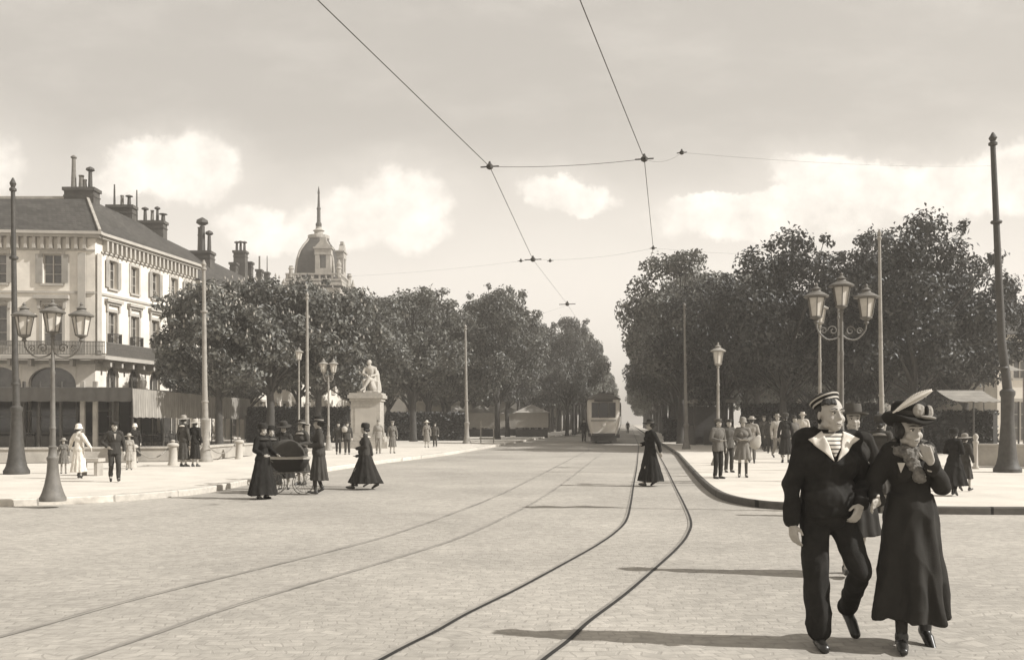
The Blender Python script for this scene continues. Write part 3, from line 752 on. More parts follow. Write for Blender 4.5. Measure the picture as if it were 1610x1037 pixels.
chimney(b4, 'c', X(1640, 76), X(1660, 76), 77, .9, 9, Z(442, 76), [])
def sail(name, label, x0, x1, y0, y1, zf, zb, m, group=None):
    r = thing(name, label, 'awning', ((x0+x1)/2, y0, 0))
    q = MB(); vs = []; fs = []; nn = 20
    for i in range(nn+1):
        for j in range(9):
            f = j/8; x = x0+(x1-x0)*i/nn; y = y0+(y1-y0)*f
            vs.append((x, y, zf+(zb-zf)*f-.22*math.sin(PI*f)-.05*abs(math.sin(i*.9))*(1-f)))
    for i in range(nn):
        for j in range(8): a = i*9+j; fs.append((a, a+1, a+10, a+9))
    q.add(vs, fs); q.build('canvas', m, r, smooth=True)
    for px_ in (x0+.1, x1-.1):
        q = MB(); q.tube([(px_, y0+.05, PV if y0 < 70 else 0), (px_, y0+.05, zf-.02)], .04, 8); q.build('pole', M_iron, r)
    return r
sail('shop_awning', 'pale canvas awning low under the right-hand trees', X(1528, 42), X(1606, 42), 42, 45.5, 2.5, 3.1, M_canvas)
sail('shop_awning', 'upper pale awning over the windows of the house at the right edge', X(1545, 66), X(1612, 66), 66, 71, 5.2, 6.9, M_ironl)
# white stalls added to stand for slits of light between the left-hand trunks
for i, (px, d, w, lab) in enumerate(((718, 104, 2.6, 'added white stall standing for light between trunks just left of the slim pole'), (757, 100, 3.2, 'added white stall with a slanting edge, standing for light right of the slim pole'), (800, 108, 2.4, 'small added white stall standing for light among the trunks, between two others'), (836, 98, 3.4, 'tall added white stall standing for light nearest the tram among the trunks'))):
    r = thing('light_gap_stall', lab, 'stall', (X(px, d), d, 0)); x = X(px, d)
    q = MB(); q.prism([(x-w/2, d), (x+w/2, d), (x+w/2, d+2.2), (x-w/2, d+2.2)], 1.1, 2.6)
    q.add([(x-w/2-.2, d-.2, 2.62), (x+w/2+.2, d-.2, 2.62), (x+w/2+.2, d+2.4, 2.62), (x-w/2-.2, d+2.4, 2.62), (x, d+1, 3.5)], [(0, 1, 4), (1, 2, 4), (2, 3, 4), (3, 0, 4), (0, 3, 2, 1)]); q.build('canvas', M_canvasw, r)
    q = MB()
    q.prism([(x-w/2+.05, d+.05), (x+w/2-.05, d+.05), (x+w/2-.05, d+2.1), (x-w/2+.05, d+2.1)], .02, .9); q.build('counter', M_bark, r)
    for a_ in (-1, 1):
        for b_ in (0.1, 2.1): q = MB(); q.tube([(x+a_*(w/2-.08), d+b_, 0), (x+a_*(w/2-.08), d+b_, 1.12)], .04, 6); q.build('pole', M_iron, r)
# far facades beyond the trees close the view on both sides
for i, (x0, x1, y0, h, lab) in enumerate(((-15, 1, 135, 9, 'far pale house behind the left rows of trees'), (-6, 10, 190, 10, 'farther pale house deep behind the left rows of trees'), (30, 52, 110, 8, 'far grey house deep behind the right trees'), (47, 70, 150, 9, 'farthest house behind the right trees'))):
    r = thing('far_house', lab, 'building', ((x0+x1)/2, y0, 0)); f = Fr((x0, y0), (x1, y0)); q = MB(); ops = []
    u_ = 1.2
    while u_ < f.len-2: ops += [(u_, u_+1.1, 4.6, 6.6), (u_, u_+1.2, .3, 2.8)]; u_ += 3.1
    wall(q, f, 0, h, ops); wall(q, Fr((x1, y0), (x1, y0+10)), 0, h, []); wall(q, Fr((x0, y0+10), (x0, y0)), 0, h, []); q.build('wall', M_stoned, r)
    for o_ in ops: window(f, r, *o_, surround=False)
    q = MB(); q.add([(x0-.3, y0-.4, h), (x1+.3, y0-.4, h), (x1+.3, y0+10.4, h), (x0-.3, y0+10.4, h), (x0+2, y0+5, h+2.6), (x1-2, y0+5, h+2.6)], [(0, 1, 5, 4), (1, 2, 5), (2, 3, 4, 5), (3, 0, 4)]); q.build('roof', M_slate, r)
# ---- kiosk and hedges
kx, kd = X(1121, 62), 62
r = thing('kiosk', 'low dark waiting shelter with a pale roof edge below the right-hand trees', 'kiosk', (kx, kd, PV))
q = MB(); w2 = 1.2
for (a_, b_) in ((-1, 0), (1, 0), (-1, 1), (1, 1)): q.box((kx+a_*w2, kd+b_*2.2, 1.5), (.12, .12, 2.76))
q.box((kx, kd+2.2, 1.4), (2.4, .06, 2.5)); q.box((kx-w2, kd+1.1, .75), (.06, 2.0, 1.25)); q.box((kx+w2, kd+1.1, .75), (.06, 2.0, 1.25)); q.box((kx, kd+.02, .6), (1.2, .06, .95)); q.build('frame', M_iron, r)
q = MB(); q.box((kx, kd+1.1, 2.98), (2.75, 2.9, .2)); q.build('roof_edge', M_ironl, r)
q = MB(); q.add([(kx-1.5, kd-.45, 3.082), (kx+1.5, kd-.45, 3.082), (kx+1.5, kd+2.7, 3.082), (kx-1.5, kd+2.7, 3.082), (kx-.4, kd+1.1, 3.5), (kx+.4, kd+1.1, 3.5)], [(0, 1, 5, 4), (1, 2, 5), (2, 3, 4, 5), (3, 0, 4), (0, 3, 2, 1)]); q.build('roof', M_iron, r)
q = MB(); q.box((kx, kd+1.7, .6), (2.0, .4, .06)); q.box((kx, kd+1.7, .35), (1.8, .3, .46)); q.build('bench', M_bark, r)
# ================================================================== trees
def leaf_cloud(clumps, per, size, rnd, droop=.2):
    """many small folded leaves spread through rounded clumps"""
    vs = []; fs = []
    for (c, r) in clumps:
        for _ in range(int(per*r*r)):
            while True:
                d = Vector((rnd.uniform(-1, 1), rnd.uniform(-1, 1), rnd.uniform(-1, 1)))
                if .05 < d.length < 1: break
            d.normalize(); rad = r*(rnd.random()**.35)
            if rnd.random() < .06: rad *= 1.25
            p = c+Vector((d.x, d.y, d.z*.8))*rad
            nn = (d*.7+Vector((rnd.uniform(-1, 1), rnd.uniform(-1, 1), rnd.uniform(-.4, 1.2)))*.7).normalized()
            a = nn.cross(Vector((rnd.uniform(-1, 1), rnd.uniform(-1, 1), rnd.uniform(-1, 1)))).normalized(); b = nn.cross(a)
            s = size*rnd.uniform(.6, 1.35); o = len(vs)
            vs += [p-a*s*.62, p-b*s*.36+nn*s*.1, p+a*s*.62-Vector((0, 0, droop*s)), p+b*s*.36+nn*s*.1]
            fs.append((o, o+1, o+2, o+3))
    return vs, fs
def make_tree(name, label, seed, h=13, rx=4.6, base=3.6, trunk_r=.26, per=300, leaf=.17, m=None, flowers=False, nclump=60, top=1.0, group=None, spread=1.0):
    rnd = random.Random(seed); r = thing(name, label, 'tree', (0, 0, 0), group=group)
    cz = (h+base)/2; rz = (h-base)/2; lsz = leaf*1.35; per = per*.62
    clumps = []
    for i in range(nclump):
        while True:
            d = Vector((rnd.uniform(-1, 1), rnd.uniform(-1, 1), rnd.uniform(-1, 1)))
            if d.length <= 1: break
        f = d.length; d = d.normalized()*(.45+.55*f**.6) if i > 8 else d*.5
        wz = d.z
        wid = rx*(1.0 if wz < .1 else (1-(wz-.1)**2*.35*top))
        irr = 1+.38*noise.noise(Vector((d.x*2+seed, d.y*2, d.z*2)))
        p = Vector((d.x*wid*.88*irr, d.y*wid*.88*irr, cz+wz*rz*.86*irr))
        clumps.append((p, rnd.uniform(.55, 1.35)*rx/4.6))
    for i in range(16):
        a_ = rnd.uniform(0, 6.28); el_ = rnd.uniform(-.5, 1.5); d = Vector((math.cos(a_)*math.cos(el_), math.sin(a_)*math.cos(el_), math.sin(el_)))
        clumps.append((Vector((d.x*rx*rnd.uniform(.95, 1.1), d.y*rx*rnd.uniform(.95, 1.1), cz+d.z*rz*rnd.uniform(.92, 1.06))), rnd.uniform(.32, .6)))
    vs, fs = leaf_cloud(clumps, per*1.25, lsz, rnd)
    q = MB()
    q.tube([(0, 0, -.1), (0, 0, .25), (.03, .02, base*.6), (rnd.uniform(-.1, .1), 0, base+.6), (rnd.uniform(-.2, .2), rnd.uniform(-.2, .2), cz), (0, 0, h*.86)], [trunk_r*1.5, trunk_r*1.1, trunk_r*.92, trunk_r*.8, trunk_r*.5, .04], 9)
    for p, rr in clumps[::3]:
        z0 = base*.8+rnd.random()*(max(p.z-base, .5))*.55
        a = Vector((0, 0, z0)); mid = a.lerp(p, .5)+Vector((0, 0, -.2+rnd.random()*.4)); q.tube([a, mid, p], [trunk_r*.38, trunk_r*.22, .02], 6)
    q.build('trunk', M_bark, r, smooth=True)
    me = bpy.data.meshes.new('crown'); me.from_pydata([tuple(p) for p in vs], [], fs); me.materials.append(m or M_leaf)
    o = bpy.data.objects.new('crown', me); COL.objects.link(o); o.parent = r
    if flowers:
        q = MB()
        for p, rr in clumps:
            for _ in range(4):
                d = Vector((rnd.uniform(-1, 1), rnd.uniform(-1, 1), rnd.uniform(-.2, 1))).normalized()
                if (p+d-Vector((0, 0, cz))).length < (p-Vector((0, 0, cz))).length: continue
                c = p+Vector((d.x, d.y, d.z*.85))*rr*1.03
                q.lathe([(.02, 0), (.065, .04), (.06, .12), (.03, .2), (.008, .27)], 5, c)
        f = q.build('blossom', M_flower, r, normals=False); f['kind'] = 'stuff'
    return r
def place(t, x, y, z, rz, s, label=None, group=None, sz=None):
    c = copytree(t, (x, y, z), rz, (s, s, sz or s), label)
    if group: c['group'] = group
    return c
protos = []
specs = [(11, 13.0, 4.7, 3.5, M_leaf, 62), (12, 13.0, 4.3, 3.8, M_leaf2, 56), (13, 13.0, 5.1, 3.4, M_leaf, 68), (14, 13.0, 4.5, 3.7, M_leaf2, 60)]
for sd, h, rx, ba, mm, nc in specs: protos.append(make_tree('avenue_tree', 'x', sd, h, rx, ba, m=mm, nclump=nc))
farproto = [make_tree('avenue_tree', 'x', 31+i, 13.0, 4.6, 3.6, m=M_leaf2, nclump=46, per=110, leaf=.30) for i in range(3)]
chest = [make_tree('chestnut_tree', 'x', 21, 12.0, 5.0, 4.2, m=M_leaf, flowers=True, nclump=70, leaf=.2, per=260), make_tree('chestnut_tree', 'x', 22, 12.0, 4.6, 4.3, m=M_leaf, flowers=True, nclump=64, leaf=.2, per=260)]
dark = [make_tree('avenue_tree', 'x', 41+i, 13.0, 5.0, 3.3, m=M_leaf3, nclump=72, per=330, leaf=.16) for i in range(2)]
used = set()
def put(proto, px, d, toppy, label, group=None, w=1.0, h0=None, z0=PV, name=None):
    base_h = {id(p): 13.0 for p in protos+farproto+dark}; base_h.update({id(p): 12.0 for p in chest})
    H = Z(toppy, d)-z0; sz = H/(base_h[id(proto)]*1.0); s = w
    x = X(px, d); rz = random.uniform(0, 6.28)
    if id(proto) not in used:
        used.add(id(proto)); proto.location = (x, d, z0); proto.rotation_euler = (0, 0, rz); proto.scale = (s, s, sz); proto['label'] = label; c = proto
    else: c = copytree(proto, (x, d, z0), rz, (s, s, sz), label)
    if group: c['group'] = group
    return c
# left mass, near trees first
put(chest[0], 345, 56, 444, 'blossoming chestnut beside the corner house, leftmost of the left-hand trees', w=.86)
put(chest[1], 425, 60, 440, 'blossoming chestnut directly below the domed town hall', w=1.0)
put(chest[0], 500, 63, 441, 'blossoming chestnut behind the slim pole and small street lamps', w=.9)
put(protos[0], 560, 70, 470, 'leafy tree whose crown rises just left of the statue', w=.86)
put(protos[1], 650, 74, 446, 'tall loose crowned tree to the right of the statue', w=1.0)
put(protos[2], 600, 82, 462, 'leafy tree behind the statue', w=.9)
put(protos[3], 705, 84, 500, 'lower tree filling the dip between two taller crowns', w=.9)
put(protos[0], 782, 84, 453, 'steep sided tall tree right of the slim pole, first of the avenue row', w=.95)
put(protos[1], 470, 86, 470, 'tree farther back behind the blossoming chestnuts', w=1)
put(protos[2], 390, 84, 480, 'tree farther back right of the town house roof', w=.9)
put(chest[1], 306, 69, 535, 'small blossoming chestnut low against the corner house wall', w=.55)
G1 = 'avenue trees receding in rows left of the tram'
def row(x0, d0, n, step, toph, group, label, far_from=130, jitter=.5, wsc=1.0, z0=PV):
    for i in range(n):
        d = d0+i*step; x = x0+(d-72)*AV; hh = toph*random.uniform(.93, 1.07)
        p = random.choice(protos if d < far_from else farproto)
        px = CX+F*(x+random.uniform(-jitter, jitter)*.5)/d
        put(p, px, d, HZ-(hh+z0-EYE)*F/d, label, group, w=random.uniform(.85, 1.02)*wsc, z0=z0)
row(1.6, 114, 24, 8, 14.2, G1, 'leafy tree in the avenue row nearest the tram on its left', 118, wsc=.82)
row(-3.6, 91, 26, 8, 13.6, G1, 'leafy tree in the second avenue row left of the tram', 125)
row(-10.5, 92, 20, 9, 13.2, G1, 'leafy tree in the third avenue row left of the tram', 110)
row(-17.5, 95, 12, 10, 12.5, G1, 'leafy tree in the back avenue row left of the tram', 105)
# right mass
put(protos[3], 1070, 66, 398, 'tree at the left end of the right-hand group, overhanging the tracks', w=.92)
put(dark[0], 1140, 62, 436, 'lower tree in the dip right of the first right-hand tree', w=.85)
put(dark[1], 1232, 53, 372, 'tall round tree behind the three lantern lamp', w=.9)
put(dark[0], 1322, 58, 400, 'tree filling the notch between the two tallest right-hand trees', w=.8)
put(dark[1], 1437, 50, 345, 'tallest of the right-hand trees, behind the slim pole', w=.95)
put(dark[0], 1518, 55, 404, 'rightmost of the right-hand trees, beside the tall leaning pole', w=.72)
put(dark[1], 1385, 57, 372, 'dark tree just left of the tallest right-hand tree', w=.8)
G2 = 'avenue trees receding in rows right of the tracks'
row(13.3, 74, 28, 8, 13.4, G2, 'leafy tree in the avenue row right of the tracks', 125)
row(18.5, 72, 16, 8.5, 13.0, G2, 'leafy tree in the second avenue row right of the tracks', 100)
row(26, 72, 8, 9, 11.5, G2, 'leafy tree in the back rows on the right', 100)
row(34, 80, 4, 9, 10.5, G2, 'leafy tree in the back rows on the right', 90)
# hedges
def hedge(label, a, b, h, th, seed, z0=PV):
    rnd = random.Random(seed); a = Vector((a[0], a[1], 0)); b = Vector((b[0], b[1], 0)); L_ = (b-a).length; u_ = (b-a)/L_; n_ = Vector((-u_.y, u_.x, 0)); vs = []; fs = []
    for i in range(int(L_*h*220)):
        t_ = rnd.random()*L_; f = rnd.choice((-1, 1)); s_ = rnd.random()
        if s_ < .3: p = a+u_*t_+n_*rnd.uniform(-.5, .5)*th+Vector((0, 0, h+rnd.gauss(0, .06)))
        else: p = a+u_*t_+n_*(f*.5*th+rnd.gauss(0, .05))+Vector((0, 0, rnd.random()*h))
        nn = Vector((rnd.uniform(-1, 1), rnd.uniform(-1, 1), rnd.uniform(-1, 1))).normalized(); aa = nn.orthogonal().normalized(); bb_ = nn.cross(aa); s = .11*rnd.uniform(.6, 1.3); o = len(vs)
        p = p+Vector((0, 0, z0)); vs += [p-aa*s, p-bb_*s*.6, p+aa*s, p+bb_*s*.6]; fs.append((o, o+1, o+2, o+3))
    r = thing('hedge', label, 'hedge', ((a.x+b.x)/2, (a.y+b.y)/2, z0))
    q = MB(); q.add(vs, fs); q.build('foliage', M_hedge, r, normals=False)
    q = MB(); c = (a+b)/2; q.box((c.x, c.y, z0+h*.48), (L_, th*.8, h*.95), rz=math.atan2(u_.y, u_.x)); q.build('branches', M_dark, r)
hedge('dark hedge beneath the trees to the right of the statue', (X(606, 78), 78), (X(735, 78), 78), 2.2, 1.2, 1)
hedge('dark hedge beneath the chestnuts left of the statue', (X(392, 70), 70), (X(548, 70), 70), 2.5, 1.6, 2)
hedge('dark hedge beneath the right-hand trees behind the strollers', (X(1165, 60), 60), (X(1380, 58), 58), 2.5, 1.6, 3)
hedge('dark hedge below the pale awning behind the woman with the plumed hat', (X(1385, 47), 47), (X(1565, 44), 44), 1.9, 1.4, 4)
hedge('dark hedge strip left of the kiosk beside the tracks', (X(1050, 74), 74), (X(1085, 73), 73), 1.8, 2.0, 5)
# ================================================================== low garden walls, bollards, chains
def lowwall(label, pts, h, th=.35, m=None, z0=PV):
    r = thing('garden_wall', label, 'wall', pts[0]+(z0,))
    q = MB(); c = MB()
    for i in range(len(pts)-1):
        a = Vector(pts[i]+(0,)); b = Vector(pts[i+1]+(0,)); d = b-a; rz = math.atan2(d.y, d.x); m_ = (a+b)/2
        q.box((m_.x, m_.y, z0+h/2-.02), (d.length+.02*(i % 2), th-.004*(i % 2), h-.10), rz=rz)
        c.box((m_.x, m_.y, z0+h-.035), (d.length+.03+.01*(i % 2), th+.12-.006*(i % 2), .07+.004*(i % 2)), rz=rz)
    q.build('wall_face', m or M_stoned, r); c.build('coping', M_stoneb, r); return r
lowwall('low rough garden wall with pale coping behind the left-hand bollards', [(-30, 29.5), (X(300, 35), 35.5), (X(392, 41.5), 41.5)], .56)
lowwall('low dark garden wall at the right edge behind the tall pole', [(X(1532, 31), 31), (X(1700, 29.5), 29.5)], .75, .5)
def bollard():
    r = thing('bollard', 'x', 'bollard', (0, 0, 0), group='chained stone bollards along the left pavement')
    MB().lathe([(.17, 0), (.17, .06), (.145, .09), (.13, .60), (.14, .63)], 16).build('shaft', M_stone, r, smooth='auto')
    q = MB(); q.lathe([(.14, .63), (.195, .65), (.20, .69), (.15, .745), (.07, .76), (.045, .775), (.075, .80), (.075, .83), (.02, .86)], 16); q.build('cap', M_stone, r, smooth='auto')
    q = MB(); q.tube([(-.15, 0, .6), (-.19, 0, .56), (-.15, 0, .54)], .012, 6); q.tube([(.15, 0, .6), (.19, 0, .56), (.15, 0, .54)], .012, 6); q.build('ring', M_iron, r)
    return r
bp_ = [(gp(207, 736, PV), 'pale stone bollard just right of the walking man in the dark suit'), (gp(272, 731, PV), 'pale stone bollard left of the standing couple'), (gp(376, 721, PV), 'pale stone bollard right of the tall grey pole, nearest the pram group')]
B0 = bollard(); allb = []
for i, (p, lab) in enumerate(bp_):
    if i == 0: B0.location = p; B0['label'] = lab
    else: copytree(B0, p, 0, None, lab)
    allb.append(p)
def chain(label, a, b, sag, grp='iron chains slung between bollards'):
    q = MB(); n = 34; pts = [a.lerp(b, i/n)-Vector((0, 0, sag*4*(i/n)*(1-i/n))) for i in range(n+1)]
    for i in range(n):
        c = (pts[i]+pts[i+1])/2; d = (pts[i+1]-pts[i]); q.tube([pts[i]-d*.15, c+Vector((0, .006, .006)), pts[i+1]+d*.15], .016 if i % 2 else .022, 5)
    o = q.build('chain', M_ironl, None, loc=a); return tag(o, label, 'chain', grp)
up = Vector((0, 0, .57))
pole322 = gp(323, 726, PV)
chain('sagging chain between the first two bollards, behind the walking man', allb[0]+up+Vector((.17, 0, 0)), allb[1]+up-Vector((.17, 0, 0)), .28)
chain('sagging chain from the middle bollard to the grey pole behind the couple', allb[1]+up+Vector((.17, 0, 0)), pole322+up-Vector((.12, 0, 0)), .25)
chain('sagging chain from the grey pole to the bollard on its right', pole322+up+Vector((.12, 0, 0)), allb[2]+up-Vector((.17, 0, 0)), .3)
# stone bench
bp2 = gp(148, 747, PV)
r = thing('stone_bench', 'short stone bench beside the woman in white', 'bench', bp2)
q = MB(); q.box((bp2.x-.1, bp2.y, PV+.42), (.62, .45, .09)); q.build('seat', M_stone, r)
for s_ in (-1, 1): q = MB(); q.box((bp2.x-.1+s_*.22, bp2.y, PV+.19), (.09, .38, .375)); q.build('leg', M_stoned, r)
# ================================================================== tram poles
def pole(label, px, d, toppy, r0, baseh, baser, m, lean=0.0, z0=PV, finial=True, rings=()):
    x = X(px, d); r = thing('tram_pole', label, 'pole', (x, d, z0), group=None); H = Z(toppy, d)-z0
    q = MB(); q.tube([(x, d, z0+baseh-.02), (x+lean*.4, d, z0+H*.4), (x+lean, d, z0+H)], [r0, r0*.85, r0*.55], 12); 
    q.build('post', m, r, smooth='auto')
    q = MB(); b = baser; q.lathe([(b, 0), (b, .10), (b*.93, .13), (b*.80, .22), (b*.68, .42), (b*.58, baseh*.36), (b*.47, baseh*.6), (r0*1.35, baseh*.9), (r0*1.6, baseh*.93), (r0*1.6, baseh*.97), (r0*1.05, baseh)], 16, (x, d, z0)); q.build('base', m, r, smooth='auto')
    q = MB()
    q.lathe([(r0*.62, -.02), (r0*.95, 0), (r0*.95, .06), (r0*.5, .1), (r0*.9, .2), (r0*.2, .36)], 10, (x+lean, d, z0+H))
    for zz in rings: q.lathe([(r0*1.1, -.04), (r0*1.25, 0), (r0*1.1, .04)], 10, (x+lean*zz/H, d, z0+zz))
    q.build('finial', m, r, smooth='auto'); return Vector((x+lean, d, z0+H))
p_l = pole('thick dark pole with a flared base at the left edge', 26, 26.5, 300, .10, 1.9, .34, M_iron, lean=-.1, rings=(2.5, 6))
p_322 = pole('tall pale grey pole in front of the chestnuts, between the couple and a bollard', 323, 35, 424, .11, 1.6, .27, M_ironl, lean=-.06, rings=(2.2, 5.5))
p_482 = pole('slim tall pole behind the woman in the long coat', 483, 48, 470, .10, 1.4, .24, M_ironl, rings=(2.4,))
p_733 = pole('slim pole standing at the pavement edge right of the statue', 734, 66, 518, .12, 1.5, .3, M_ironl, lean=-.1, rings=(3,))
p_r = pole('tall dark leaning pole with a flared base at the right edge', 1584, 27.5, 228, .13, 2.4, .38, M_iron, lean=-.42, rings=(3.0, 7.2))
p_1384 = pole('slim pale pole rising before the tallest right-hand tree', 1387, 34, 376, .09, 1.4, .22, M_ironl, lean=-.1, rings=(2.4,))
p_1078 = pole('thin pole half lost in the foliage left of the kiosk', 1079, 52, 486, .10, 1.4, .24, M_ironm, lean=-.1)
p_1318 = pole('thin dark pole just left of the three lantern lamp', 1318, 30, 500, .05, 1.2, .16, M_ironm)
# ================================================================== street lamps
def lantern(parent, c, s=1.0, m=None):
    c = Vector(c); m = m or M_iron; n = 6
    q = MB(); wt, wb, hh = .17*s, .105*s, .36*s
    pt = [c+Vector((wt*math.cos(2*PI*k/n+.3), wt*math.sin(2*PI*k/n+.3), hh)) for k in range(n)]; pb = [c+Vector((wb*math.cos(2*PI*k/n+.3), wb*math.sin(2*PI*k/n+.3), .0)) for k in range(n)]
    for k in range(n): q.beam(pb[k], pt[k], .016*s); q.beam(pb[k], pb[(k+1) % n], .02*s); q.beam(pt[k], pt[(k+1) % n], .024*s)
    q.lathe([(.03*s, -.12*s), (.05*s, -.1*s), (.03*s, -.06*s), (.11*s, -.012*s), (.11*s, 0)], 12, c)
    la = q.build('lantern', m, parent)
    q = MB(); q.lathe([(.165*s, .352*s), (.225*s, .36*s), (.235*s, .385*s), (.16*s, .43*s), (.085*s, .47*s), (.075*s, .50*s), (.10*s, .51*s), (.05*s, .54*s), (.025*s, .57*s), (.035*s, .59*s), (.008*s, .63*s)], 12, c); q.build('lantern_cap', m, la, smooth='auto')
    q = MB(); q.lathe([(wb*.92, .004), (wt*.90, hh-.006)], 6, c, M=Matrix.Rotation(.3, 3, 'Z')); q.build('glass', M_lglass, la)
    return la
M_lglass = mat('milky_lantern_glass', .55, rough=.25, var=.15, scale=6, spec=.6)
def scroll(q, a, b, sgn, s=1.0):
    """curled iron bracket from post a to lantern foot b"""
    a = Vector(a); b = Vector(b); d = b-a
    pts = [a+Vector((0, 0, 0)), a+d*.25+Vector((0, 0, -.10*s)), a+d*.6+Vector((0, 0, -.16*s)), a+d*.92+Vector((0, 0, -.1*s)), b]
    q.tube(catmull([Vector(p) for p in pts], 4), .013*s, 6)
    u_ = Vector((d.x, d.y, 0)).normalized()
    for cc, rr in ((a+d*.35+Vector((0, 0, -.0)), .075*s), (a+d*.72+Vector((0, 0, -.06*s)), .055*s)):
        sp_ = [cc+u_*rr*(1-k/18)*math.cos(k*.55)+Vector((0, 0, rr*(1-k/18)*math.sin(k*.55))) for k in range(16)]
        q.tube(sp_, .009*s, 5)
def lamp(label, x, y, z0, H, arms, m, base=.24, baseh=.95, s=1.0, arm_drop=.2, reach=.52, rz=0.0, centre=True, group=None, name='street_lamp'):
    r = thing(name, label, 'street lamp', (x, y, z0), group=group)
    topz = z0+H-.63*s
    q = MB(); q.lathe([(.055*s, baseh-.02), (.05*s, baseh+.3), (.062*s, baseh+.32), (.048*s, baseh+.36), (.038*s, (H-.8)*.8), (.05*s, (H-.8)*.81), (.036*s, (H-.8)*.83), (.03*s, H-.63*s-.11*s)], 12, (x, y, z0)); q.build('post', m, r, smooth='auto')
    q = MB(); b = base; q.lathe([(b, 0), (b, .06), (b*.92, .09), (b*.8, .16), (b*.62, .3), (b*.46, .5), (b*.40, baseh*.72), (b*.46, baseh*.75), (b*.46, baseh*.79), (b*.34, baseh*.82), (b*.30, baseh*.96), (b*.36, baseh*.98), (.06*s, baseh)], 20, (x, y, z0)); q.build('base', m, r, smooth='auto')
    if centre: lantern(r, (x, y, topz), s, m)
    for k in range(arms):
        a = rz+k*2*PI/arms if arms != 2 else rz+k*PI
        ex = Vector((math.cos(a)*reach, math.sin(a)*reach, 0)); lz = topz-arm_drop
        q = MB(); scroll(q, (x, y, lz-.32*s), Vector((x, y, lz-.12*s))+ex, 1, s*1.3); q.build('arm', m, r)
        lantern(r, Vector((x, y, lz))+ex, s, m)
    return r
pl = gp(83, 787, PV)
lamp('grey lamp post with three lanterns and a flared base at the left, nearest the kerb', pl.x, pl.y, PV, Z(470, pl.y)-PV, 2, M_ironm, base=.23, baseh=1.0, s=.95, arm_drop=.06, reach=.52)
lamp('tall three lantern lamp post behind the sailor', X(1323, 16.5), 16.5, PV, Z(428, 16.5)-PV, 2, M_ironm, s=.93, arm_drop=.19, reach=.455, rz=.12)
lamp('single lamp post partly hidden behind the left lantern of the three lantern lamp', X(1289, 23), 23, PV, Z(470, 23)-PV, 0, M_ironl, s=.9)
lamp('single lamp post above the man at the left of the right-hand strollers', X(1129, 32), 32, PV, Z(538, 32)-PV, 0, M_ironl, s=1.15)
lamp('small single street lamp left of the slim pole and the statue', X(470, 45), 45, PV, Z(545, 45)-PV, 0, M_ironl, s=.95)
lamp('small twin lantern street lamp between the slim pole and the statue', X(516.5, 50), 50, PV, Z(563, 50)-PV, 2, M_ironl, s=1.15, centre=False, reach=.26, arm_drop=0)
# ================================================================== overhead wires
def wire(label, pts, r=.011, sag=0.0, grp=None):
    P = []
    for a, b in zip(pts[:-1], pts[1:]):
        a = Vector(a); b = Vector(b); n = 10
        for i in range(n): P.append(a.lerp(b, i/n)-Vector((0, 0, sag*4*(i/n)*(1-i/n))))
    P.append(Vector(pts[-1])); q = MB(); q.tube(P, r, 5); o = q.build('overhead_wire', M_rail, None, loc=Vector(pts[0])); return tag(o, label, 'wire', grp)
def at(px, py, d): return Vector((X(px, d), d, Z(py, d)))
wa = at(770, 262, 16.6); wb = at(838, 408, 26.2); wc = at(892, 478, 36.5); wd = at(945, 560, 64)
wa0 = at(520, 20, 10.4); wm1 = wa0+(wa0-wa)*1.6
wire('trolley wire running from top left down towards the tram', [wm1, wa, wb], .0065)
wire('thin far stretch of the left trolley wire above the tram', [wb, wc, wd, wd+Vector((60*AV, 60, 0))], .004)
w2a = at(1013, 250, 16.4); w2b = at(1027, 390, 24.6); w20 = at(920, 20, 10.5); w2c = w2b+Vector((1.6, 16, 0)); w2d = w2c+Vector((5, 40, 0))
wire('trolley wire above the right-hand track', [w20+(w20-w2a)*1.6, w2a, w2b, w2c, w2d], .0065)
wire('upper span wire joining the two trolley wires', [wa, w2a], .0045, .05)
wire('span wire from the right trolley wire towards the tall leaning pole', [w2a, at(1072, 240, 17), p_r-Vector((0, 0, .6))], .002, .1)
wire('faint span wire from the left trolley wire to the pale grey pole', [wb, p_322-Vector((0, 0, .2))], .0015, .25)
wire('faint span wire from the right trolley wire to the slim pale pole', [w2b, p_1384-Vector((0, 0, .3))], .002, .2)
wire('span wire linking the two trolley wires near the avenue', [wb, w2b], .0018, .1)
wire('far span wire between the slim pole and the right-hand trees', [p_733-Vector((0, 0, .3)), at(892, 480, 36.5)*1.0], .002, .1)
def hanger(label, c, ax=1.0, s=1.0):
    c = Vector(c); r = thing('wire_insulator', label, 'insulator', c)
    q = MB(); q.beam(c-Vector((.16*s*ax, 0, .01)), c+Vector((.16*s*ax, 0, .01)), .02*s); q.beam(c-Vector((0, .12*s, 0)), c+Vector((0, .12*s, 0)), .022*s); q.build('clamp', M_iron, r)
    q = MB(); q.lathe([(.02*s, -.05*s), (.055*s, -.03*s), (.06*s, .02*s), (.03*s, .05*s), (.015*s, .09*s)], 10, c); q.build('insulator_bell', M_iron, r)
hanger('insulator where the left trolley wire meets the upper span wire', wa); hanger('insulator where the right trolley wire meets the upper span wire', w2a)
hanger('wire fitting lower down on the left trolley wire', wb, 1.2, 1.2); hanger('wire fitting lower down on the right trolley wire', w2b, .7, .8)
hanger('small wire insulator out on the span wire towards the leaning pole', at(1072, 240, 17), .8, .7); hanger('far wire fitting on the left trolley wire', wc, 1.5, 1.3)
for i, px in enumerate((819, 865)): hanger('small bead insulator left of the lower wire fitting' if i == 0 else 'small bead insulator right of the lower wire fitting', at(px, 410, 26.2), .8, .7)
